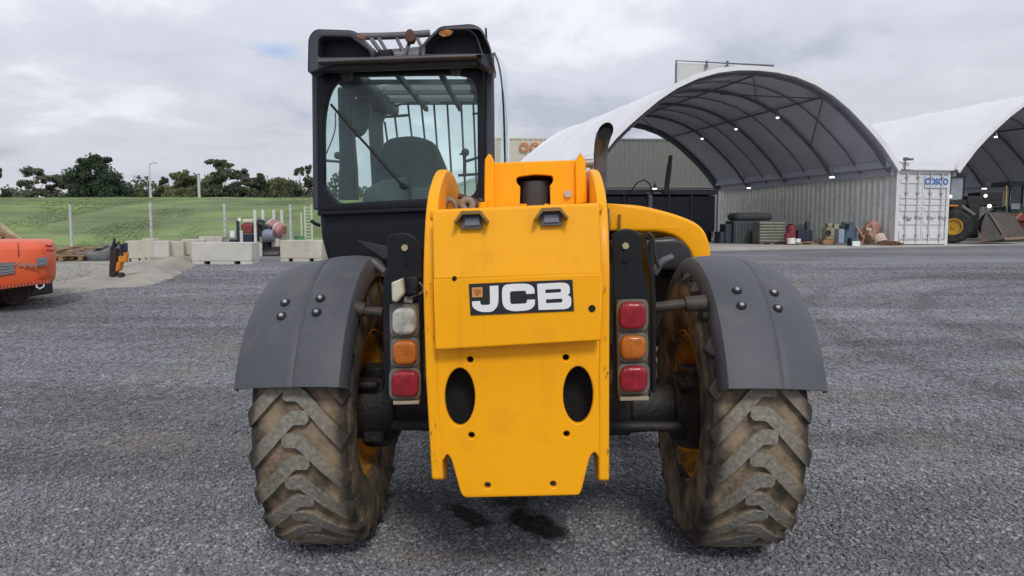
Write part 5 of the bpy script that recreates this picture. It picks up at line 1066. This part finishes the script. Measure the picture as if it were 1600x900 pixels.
def tree(name, label, px, ytop, wpx, Y, kind, clumps, ybase=330, seed=0, dens=1.0, trunk_frac=.35, group='trees beyond the grass bank', leafsize=1.0):
    rr = np.random.default_rng(seed+abs(int(px))); base = at(px, ybase, Y); gz = zg(Y); top = at(px, ytop, Y).z; wd = wpx*1.3/F_PX*Y; Hh = top-gz
    rt = empty(name, label, 'tree', (base.x, Y, gz), 0, group)
    V = []; trunk = MB(); tops = []
    tt = Hh*(trunk_frac+.15)
    trunk.tube([(0, 0, 0), (.02*wd, 0, tt*.5), (-.02*wd, 0, tt)], [.045*Hh*.5, .034*Hh*.5, .02*Hh*.5], 7)
    for (cx, cz, rx, rz) in clumps:                # clumps in units of half width and height
        C = np.array([cx*wd/2, rr.uniform(-.25, .25)*wd, cz*Hh]); tops.append(C)
        trunk.tube([(0, 0, tt*rr.uniform(.45, .95)), tuple(C*np.array([.5, .5, 1])*np.array([1, 1, .85])), tuple(C)], [.018*Hh*.5, .010*Hh*.5, .004*Hh*.5], 5)
        ax = np.array([rx*wd/2, rx*wd/2*.9, rz*Hh]); sub = max(5, int(14*rx/.4))
        for s_ in range(sub):                        # each clump is itself a bunch of sprays with gaps between
            d = rr.normal(size=3); d /= np.linalg.norm(d); c2 = C + d*ax*rr.uniform(.35, .95)**.6; sr = ax*rr.uniform(.28, .55)
            n = int(62*dens); p = rr.normal(size=(n, 3)); p /= np.linalg.norm(p, axis=1)[:, None]; P = c2 + p*sr*(rr.random((n, 1))**.4)
            V.append(P)
    P = np.concatenate(V); n = len(P); sz = rr.uniform(.08, .19, n)*leafsize; a = rr.normal(size=(n, 3)); a /= np.linalg.norm(a, axis=1)[:, None]; b = np.cross(a, rr.normal(size=(n, 3))); b /= np.linalg.norm(b, axis=1)[:, None]
    Q = np.stack([P+a*sz[:, None], P+b*sz[:, None]*.6, P-a*sz[:, None], P-b*sz[:, None]*.6], 1)
    me = bpy.data.meshes.new('crown'); me.vertices.add(n*4); me.vertices.foreach_set('co', Q.ravel()); me.loops.add(n*4); me.loops.foreach_set('vertex_index', np.arange(n*4, dtype=np.int32)); me.polygons.add(n); me.polygons.foreach_set('loop_start', np.arange(0, n*4, 4, dtype=np.int32)); me.update(); me.validate(); me.materials.append(LV[kind])
    link('crown', me, rt); trunk.build('trunk', BARK, rt)
ROUND = [(0, .78, .55, .20), (-.45, .62, .5, .17), (.45, .62, .5, .17), (0, .52, .8, .20), (-.55, .40, .45, .16), (.6, .40, .45, .16), (.1, .92, .35, .10), (-.25, .88, .35, .10), (0, .28, .9, .14)]
GUM = [(-.1, .93, .38, .08), (.35, .82, .40, .07), (-.55, .74, .38, .08), (.0, .62, .5, .09), (.65, .55, .40, .08), (-.65, .48, .40, .09), (.15, .42, .5, .08), (.5, .30, .4, .07), (-.4, .28, .4, .08)]
BUSH = [(0, .72, .6, .24), (-.5, .55, .5, .24), (.5, .58, .5, .22), (0, .40, .9, .25), (-.7, .30, .4, .2), (.7, .30, .4, .2)]
tree('dense_tree', 'dense dark green round tree, broadest and tallest on the left skyline', 150, 241, 86, 70, 0, ROUND, seed=1, dens=2.4)
tree('gum_tree', 'open gum tree with tufted crown left of the dense dark tree', 54, 261, 58, 72, 1, GUM, seed=2, dens=.9)
tree('gum_tree', 'small sparse gum tree touching the left side of the dense dark tree', 94, 272, 42, 74, 1, GUM, seed=3, dens=.8)
tree('gum_tree', 'dark tree cut off by the left edge of the picture', -6, 255, 26, 68, 3, GUM, seed=4, dens=1.2)
tree('bushy_tree', 'low dark bushy tree under the left edge of the skyline', 12, 291, 50, 76, 3, BUSH, seed=5)
tree('bushy_tree', 'low green bushy tree just right of the dense dark tree', 206, 287, 48, 78, 2, BUSH, seed=6)
tree('bushy_tree', 'dark low tree beside the tall lamp pole', 226, 290, 40, 80, 3, BUSH, seed=7)
tree('pointed_tree', 'pointed green tree right of the tall lamp pole', 254, 275, 34, 72, 3, [(0, .9, .3, .08), (0, .75, .5, .1), (-.2, .6, .7, .12), (.3, .5, .7, .12), (0, .35, .9, .14)], seed=8, dens=1.1)
tree('olive_tree', 'rounded olive green tree just left of the short pale pole', 293, 269, 52, 72, 2, ROUND, seed=9, dens=1.1)
tree('bushy_tree', 'green bushy tree just right of the short pale pole', 326, 272, 42, 76, 3, BUSH, seed=10, dens=1.2)
tree('gum_tree', 'gum tree with a flat topmost tuft, tallest between the poles and the cab', 350, 250, 66, 72, 3, [(-.05, .95, .42, .06), (-.2, .74, .45, .10), (.30, .80, .45, .08), (.0, .58, .7, .12), (-.5, .52, .5, .12), (.6, .55, .45, .1), (.1, .35, .95, .16), (-.6, .3, .4, .14), (.65, .3, .4, .14)], seed=11, dens=1.2)
tree('gum_tree', 'leaning gum tree right of the flat topped gum tree', 382, 266, 40, 74, 1, GUM, seed=12, dens=1.1)
tree('gum_tree', 'grey green tree in the middle between flat topped gum and cab', 404, 274, 42, 74, 3, ROUND, seed=13, dens=1.0)
tree('olive_tree', 'low yellowish olive tree third back from the cab', 436, 280, 44, 74, 2, ROUND, seed=14, dens=1.1)
tree('gum_tree', 'gum tree with spiky top partly hidden by the cab', 472, 259, 54, 72, 3, [(.3, .96, .18, .07), (-.1, .90, .2, .08), (.35, .75, .4, .10), (-.25, .65, .45, .12), (.1, .50, .8, .14), (-.5, .40, .5, .12), (.5, .35, .6, .14), (0, .25, .9, .12)], seed=15, dens=1.0)
for i, (px, yt, wd) in enumerate(((30, 298, 60), (110, 292, 60), (240, 296, 56), (285, 292, 60), (345, 292, 70), (415, 292, 60), (470, 294, 60))):
    pass
hedge = MB(); rr = np.random.default_rng(99); n = 15000
X = rr.uniform(-54, -15, n); hgt = 5.3+.8*np.sin(X*.9)+.5*np.sin(X*2.3+1)-1.6*np.exp(-((X+50)/7)**2); Z = zg(80)+rr.random(n)*hgt; P = np.c_[X, 80+rr.uniform(-1.5, 1.5, n), Z]
sz = rr.uniform(.15, .32, n); a = rr.normal(size=(n, 3)); a /= np.linalg.norm(a, axis=1)[:, None]; b = np.cross(a, rr.normal(size=(n, 3))); b /= np.linalg.norm(b, axis=1)[:, None]
Q = np.stack([P+a*sz[:, None], P+b*sz[:, None]*.6, P-a*sz[:, None], P-b*sz[:, None]*.6], 1); me = bpy.data.meshes.new('undergrowth'); me.vertices.add(n*4); me.vertices.foreach_set('co', Q.ravel()); me.loops.add(n*4); me.loops.foreach_set('vertex_index', np.arange(n*4, dtype=np.int32)); me.polygons.add(n); me.polygons.foreach_set('loop_start', np.arange(0, n*4, 4, dtype=np.int32)); me.update(); me.validate(); me.materials.append(LV[3]); tag(link('undergrowth', me), kind='stuff')

# ================================================================== CLUTTER IN THE SHELTERS
def obj_at(name, label, cat, px, py, Y, group=None): return empty(name, label, cat, at(px, py, Y), 0, group)
def part(rt, name, m, boxes, bevel=.015, cyls=()):
    mb = MB()
    for q in boxes: mb.box(*bx(*q))
    for p0, p1, Y0, Y1, r in cyls: mb.cyl(at(*p0, Y0), at(*p1, Y1), r, n=14)
    o = mb.build(name, m, rt, bevel=bevel); o.location = -Vector(rt.location) if rt else (0, 0, 0); return o
# dark tipper truck body at the back of the big shelter
Yb = 31.5
rt = obj_at('dark_truck', 'dark blue truck body parked across the back of the big shelter', 'truck', 1035, 378, Yb)
part(rt, 'body', DBLU, [(940, 306, 1118, 362, Yb, 2.2)], .05); part(rt, 'top_rail', FRAME, [(938, 296, 1122, 304, Yb-.08, 2.3)], .01); part(rt, 'underframe', HOLE, [(944, 362.3, 1112, 379, Yb+.2, 1.8)])
for x in (975, 1010, 1045, 1080): part(rt, 'side_stake', FRAME, [(x-1.5, 304, x+1.5, 362, Yb-.07, .06)], .005)
for x in (1060, 1095): part(rt, 'wheel', TYB, [], .02, [((x, 372), (x, 372), Yb-.05, Yb+.3, .36)])
part(rt, 'exhaust_pipe', mat('pipe_grey', (.085, .085, .09), .5), [], 0, [((1040, 304), (1046, 258), Yb-.3, Yb-.3, .11), ((1046, 258), (1048, 244), Yb-.3, Yb-.5, .09)])
part(rt, 'cab_bracket', STEEL, [(1013, 303, 1020, 325, Yb-.25, .15), (1010, 300, 1034, 303, Yb-.25, .12)])
P = [at(x, y, Yb-.35) for x, y in ((978, 316), (985, 300), (995, 286), (1006, 281), (1014, 286), (1018, 296), (1020, 304))]; mb = MB(); mb.tube(P, .028, 6); o = mb.build('air_hose', HOSE, rt); o.location = -Vector(rt.location)
rt = obj_at('yellow_post', 'thin dirty yellow corner post at the far right of the dark truck', 'post', 1121, 370, 30.4); part(rt, 'shaft', mat('post_yellow', (.30, .25, .10), .7), [(1119.5, 300, 1122.5, 372, 30.4, .08)], .006); part(rt, 'foot', STEEL, [(1117, 372.2, 1125, 375, 30.35, .18)], .006)
Yc = 27.2
rt = obj_at('dark_crate_stack', 'dark green steel bin with a covered load, left of the pallet cage', 'bin', 1172, 381, Yc)
part(rt, 'bin', DGRN, [(1146, 345, 1188, 381, Yc, 1.1)], .03); part(rt, 'cover', mat('tarp_dark', (.05, .055, .06), .8), [(1150, 332, 1208, 344.6, Yc-.05, 1.2)], .12)
for x in (1150, 1160, 1170, 1180): part(rt, 'rib', FRAME, [(x, 346, x+2, 380, Yc-.05, .045)], .004)
part(rt, 'end_box', DBLU, [(1133, 350, 1145.6, 381, Yc+.2, .8), (1125, 362, 1132.6, 381, Yc+.2, .8)], .02)
Yc = 26.0
rt = obj_at('cage_pallet', 'olive grey slatted pallet cage in front of the dark bin', 'cage', 1208, 381, Yc)
part(rt, 'core', mat('cage_load', (.15, .16, .13), .8), [(1188, 347, 1226, 380, Yc, .9)], .02)
for k in range(7): part(rt, 'slat', mat('cage_slat', (.24, .25, .20), .7), [(1187, 347+k*4.6, 1227, 349.6+k*4.6, Yc-.04, .035)], .004)
part(rt, 'pallet_base', BROWN, [(1187, 380.3, 1194, 384, Yc, .8), (1203, 380.3, 1210, 384, Yc, .8), (1219, 380.3, 1226, 384, Yc, .8)], .005)
rt = obj_at('scrap_pallet', 'low pallet of dark red and navy scrap with a white canister', 'scrap', 1248, 381, 25.8)
part(rt, 'red_drum', RED, [], .01, [((1236, 378), (1236, 352), 25.9, 25.9, .17), ((1230, 378), (1230, 364), 25.6, 25.6, .10)])
part(rt, 'navy_box', NAVY, [(1246, 360, 1270, 377, 25.8, .6)], .02); part(rt, 'dark_box', DGRN, [(1238, 350, 1262, 360, 26.2, .5), (1260, 346, 1266, 362, 26.1, .2)], .02)
part(rt, 'canister', WHITE, [], .01, [((1247, 379), (1247, 373), 25.5, 25.5, .09), ((1236, 381), (1236, 372), 25.5, 25.5, .14)]); part(rt, 'pallet_base', BROWN, [(1228, 377.5, 1272, 380, 25.7, .7), (1230, 380.1, 1236, 384, 25.7, .7), (1266, 380.1, 1272, 384, 25.7, .7)], .005)
Yc = 25.3
rt = obj_at('beige_engine', 'beige dirty engine block on blocks left of the blue tank', 'engine', 1300, 380, Yc)
part(rt, 'block', mat('engine_beige', (.33, .30, .20), .8, var=.4), [(1291, 356, 1304, 374, Yc, .4), (1294, 349, 1301, 356, Yc+.05, .3), (1304, 350, 1312, 358, Yc+.05, .3)], .02); part(rt, 'stand', BROWN, [(1286, 374.3, 1306, 382, Yc, .4)], .01); part(rt, 'pulley', BLKD, [], 0, [((1294, 364), (1294, 364), Yc-.06, Yc, .10)])
rt = obj_at('blue_tank', 'blue upright tank with a dark filler behind the white box', 'tank', 1324, 380, Yc)
part(rt, 'shell', BLU, [], .01, [((1324, 379), (1324, 351), Yc+.1, Yc+.1, .30), ((1324, 351), (1324, 347), Yc+.1, Yc+.1, .20)]); part(rt, 'side_panel', mat('grey_blue', (.24, .30, .36), .6), [(1310, 358, 1320, 380, Yc-.25, .3)], .02); part(rt, 'filler', HOLE, [(1322, 350, 1327, 357, Yc-.24, .08)], .01)
rt = obj_at('white_box', 'small clean white box on the edge of the concrete apron', 'box', 1338, 387, 23.9)
part(rt, 'carton', WHITE, [(1332, 377, 1344.5, 387, 23.9, .25)], .008); part(rt, 'black_side_block', BLK, [(1327, 372, 1331.7, 387, 23.95, .18)], .02)  # narrow black block against the left side of the carton
rt = obj_at('red_mixer', 'faded red machine with a pale hopper beside the container corner', 'machine', 1362, 380, Yc)
part(rt, 'drum', mat('mixer_faded', (.34, .19, .15), .7, var=.35), [], .01, [((1352, 372), (1366, 352), Yc, Yc+.3, .26)]); part(rt, 'frame', mat('mixer_frame', (.42, .22, .15), .7), [], 0, [((1346, 382), (1356, 350), Yc-.1, Yc-.1, .03), ((1372, 382), (1362, 350), Yc-.1, Yc-.1, .03), ((1336, 352), (1350, 372), Yc-.15, Yc-.15, .04)])
part(rt, 'hopper', mat('hopper_pale', (.55, .42, .34), .7), [], 0, [((1378, 381), (1372, 370), Yc-.2, Yc, .22)]); part(rt, 'motor', CREAM, [(1354, 356, 1362, 360, Yc-.3, .1)], .01)
mb = MB()
for k in range(14):
    p = at(random.uniform(1378, 1402), 381, 24.7); M = Matrix.Rotation(random.random()*3, 3, 'Z'); mb.obox((p.x, p.y+random.uniform(-.2, .1), zg(24.8)+.04+random.random()*.08), random.uniform(.08, .25), .04, .03, M)
tag(mb.build('scrap_steel', RUST, bevel=.004), 'rusty steel offcuts lying at the foot of the white container', 'scrap')
rt = empty('wall_pipe', 'thin dark pipe run with a drop fixed to the container wall inside the big shelter', 'pipe', sh(-.08, 2.0, 0))
mb = MB(); P = [sh(-.10, 1.9, .95), sh(-.10, 1.9, 2.28), sh(-.10, 7.5, 2.30)]; mb.tube(P, .022, 6); mb.box(P[0].x-.05, P[0].x+.05, P[0].y-.05, P[0].y+.05, P[0].z-.1, P[0].z+.1); o = mb.build('conduit', FRAME, rt); o.matrix_local = rt.matrix_local.inverted()
# wheel loader nose in the right shelter
Yl = 27.0
rt = obj_at('wheel_loader', 'black and yellow wheel loader with raised arms and a rusty bucket in the right shelter', 'loader', 1505, 379, Yl)
def wheel_part(px, py, r, Y, wdt, yaw):
    p = at(px, py, Y)-rt.location; wq = empty('wheel', None, None, p, yaw, parent=rt)
    mb = MB(); mb.lathe_x([(-wdt/2, r*.5), (-wdt/2, r*.85), (-wdt*.38, r*.97), (-wdt*.2, r), (wdt*.2, r), (wdt*.38, r*.97), (wdt/2, r*.85), (wdt/2, r*.5)], 36); mb.build('tyre', TYB, wq)
    mb = MB(); mb.lathe_x([(-wdt*.49, r*.50), (-wdt*.49, r*.42), (-wdt*.36, r*.36), (-wdt*.36, r*.14), (-wdt*.44, r*.12), (-wdt*.44, 0)], 30); mb.build('rim', mat('rim_yellow', (.50, .29, .02), .5), wq)
wheel_part(1490, 354, .62, Yl+.1, .55, R(58)); wheel_part(1556, 352, .60, Yl+1.7, .5, R(58))
part(rt, 'cab', mat('loader_black', (.02, .021, .025), .5), [(1481, 271, 1510, 277, Yl+.3, 1.1), (1481, 312, 1510, 330, Yl+.3, 1.1), (1481, 277, 1485, 312, Yl+.32, .06), (1505.5, 277, 1509, 312, Yl+.32, .06)], .02)
part(rt, 'cab_glass', CABG, [(1485, 277.3, 1505, 311.6, Yl+.38, .05)], 0); part(rt, 'cab_light', LAMP, [], 0, [((1485, 307), (1485, 307), Yl+.2, Yl+.26, .06)])
part(rt, 'mudguard', ORGD, [(1483, 320, 1498, 323, Yl, .6)], .02); part(rt, 'front_frame', BLKD, [(1512, 320, 1532, 372, Yl+.5, .8), (1510, 306, 1540, 322, Yl+.6, .6), (1530, 300, 1568, 322, Yl+1.2, .8)], .05)
part(rt, 'lift_arm', mat('arm_grey', (.14, .14, .145), .5), [], 0, [((1502, 322), (1522, 336), Yl-.1, Yl-.2, .07)]); part(rt, 'headlamp', LAMP, [], 0, [((1546, 322), (1546, 322), Yl+.5, Yl+.56, .07), ((1540, 306), (1540, 306), Yl+.5, Yl+.56, .06)])
P0 = [at(x, y, Yl-.7) for x, y in ((1531, 379), (1534, 350), (1541, 331), (1548, 336), (1566, 366), (1570, 374))]
mb = MB(); prism_pts = [(p.x, p.z) for p in P0]; n = len(P0)
V = [(x, Yl-.7, z) for x, z in prism_pts]+[(x+1.7, Yl+.5, z) for x, z in prism_pts]; mb.add(V, [tuple(range(n))]+[(i, (i+1) % n, n+(i+1) % n, n+i) for i in range(n)]+[tuple(range(2*n-1, n-1, -1))]); o = mb.build('bucket', mat('bucket_steel', (.085, .075, .068), .6, var=.3, dirt=(.20, .09, .05), dirt_amt=.5, dirt_scale=2), rt, bevel=.02); o.location = -Vector(rt.location)
mb = MB(); mb.tube([at(1546, 333, Yl-.74), at(1567, 366, Yl-.74)], .03, 6); mb.tube([at(1569, 374, Yl-.74), at(1600, 372, Yl-.72), at(1640, 371, Yl-.6)], .05, 6); o = mb.build('cutting_edge', mat('worn_edge', (.30, .20, .15), .5, metal=.3), rt); o.location = -Vector(rt.location)
Yt = 29.5
rt = obj_at('red_plough', 'red implement frame with crossed braces behind the loader bucket', 'implement', 1590, 372, Yt)
part(rt, 'beam', mat('implement_red', (.20, .045, .03), .6, var=.3), [(1562, 334, 1625, 345, Yt, .5), (1570, 345, 1625, 362, Yt+.3, .4)], .03)
part(rt, 'brace', mat('brace_pink', (.36, .16, .11), .6), [], 0, [((1564, 332), (1580, 348), Yt-.15, Yt-.15, .05), ((1580, 348), (1596, 333), Yt-.15, Yt-.15, .05)])
rt = obj_at('dark_tractor', 'dark green tractor cab with a grey blue screen at the right edge', 'tractor', 1592, 370, Yt+1.5)
part(rt, 'cab', mat('tractor_green', (.03, .055, .042), .5), [(1577, 283, 1640, 290, Yt+1.5, 1.2), (1577, 322, 1640, 372, Yt+1.5, 1.2), (1577, 290, 1580, 322, Yt+1.5, .1), (1597, 290, 1600, 322, Yt+1.5, .1), (1625, 290, 1640, 322, Yt+1.5, .1)], .03); part(rt, 'screen', CABG, [(1580, 318-0, 1594, 327, Yt+1.4, .06)], .01); part(rt, 'cab_window', mat('window_dark_green', (.05, .075, .07), .2), [(1580.2, 290.2, 1596.8, 317.6, Yt+1.56, .03)], 0)
rt = obj_at('yellow_pole', 'yellow pole standing left of the dark tractor cab', 'pole', 1572.5, 322, Yt+.8); part(rt, 'shaft', mat('pole_yellow', (.48, .40, .12), .6), [(1570.5, 290, 1574.5, 322, Yt+.8, .09)], .01); part(rt, 'foot', STEEL, [(1570.5, 322.3, 1574.5, 372, Yt+.8, .1)], .005)
# empty rears of the shelters: dark container wall deep inside the right one
container('shipping_container', 'dark container closing the back of the right shelter', 0, 0, 0, DBLU, org=sh(3.2, 14.2, 0), ang=SA, length=2.5, doors=False)
container('shipping_container', 'dark container beside the first one at the back of the right shelter', 0, 0, 0, DBLU, org=sh(6.0, 14.2, 0), ang=SA, length=2.5, doors=False)
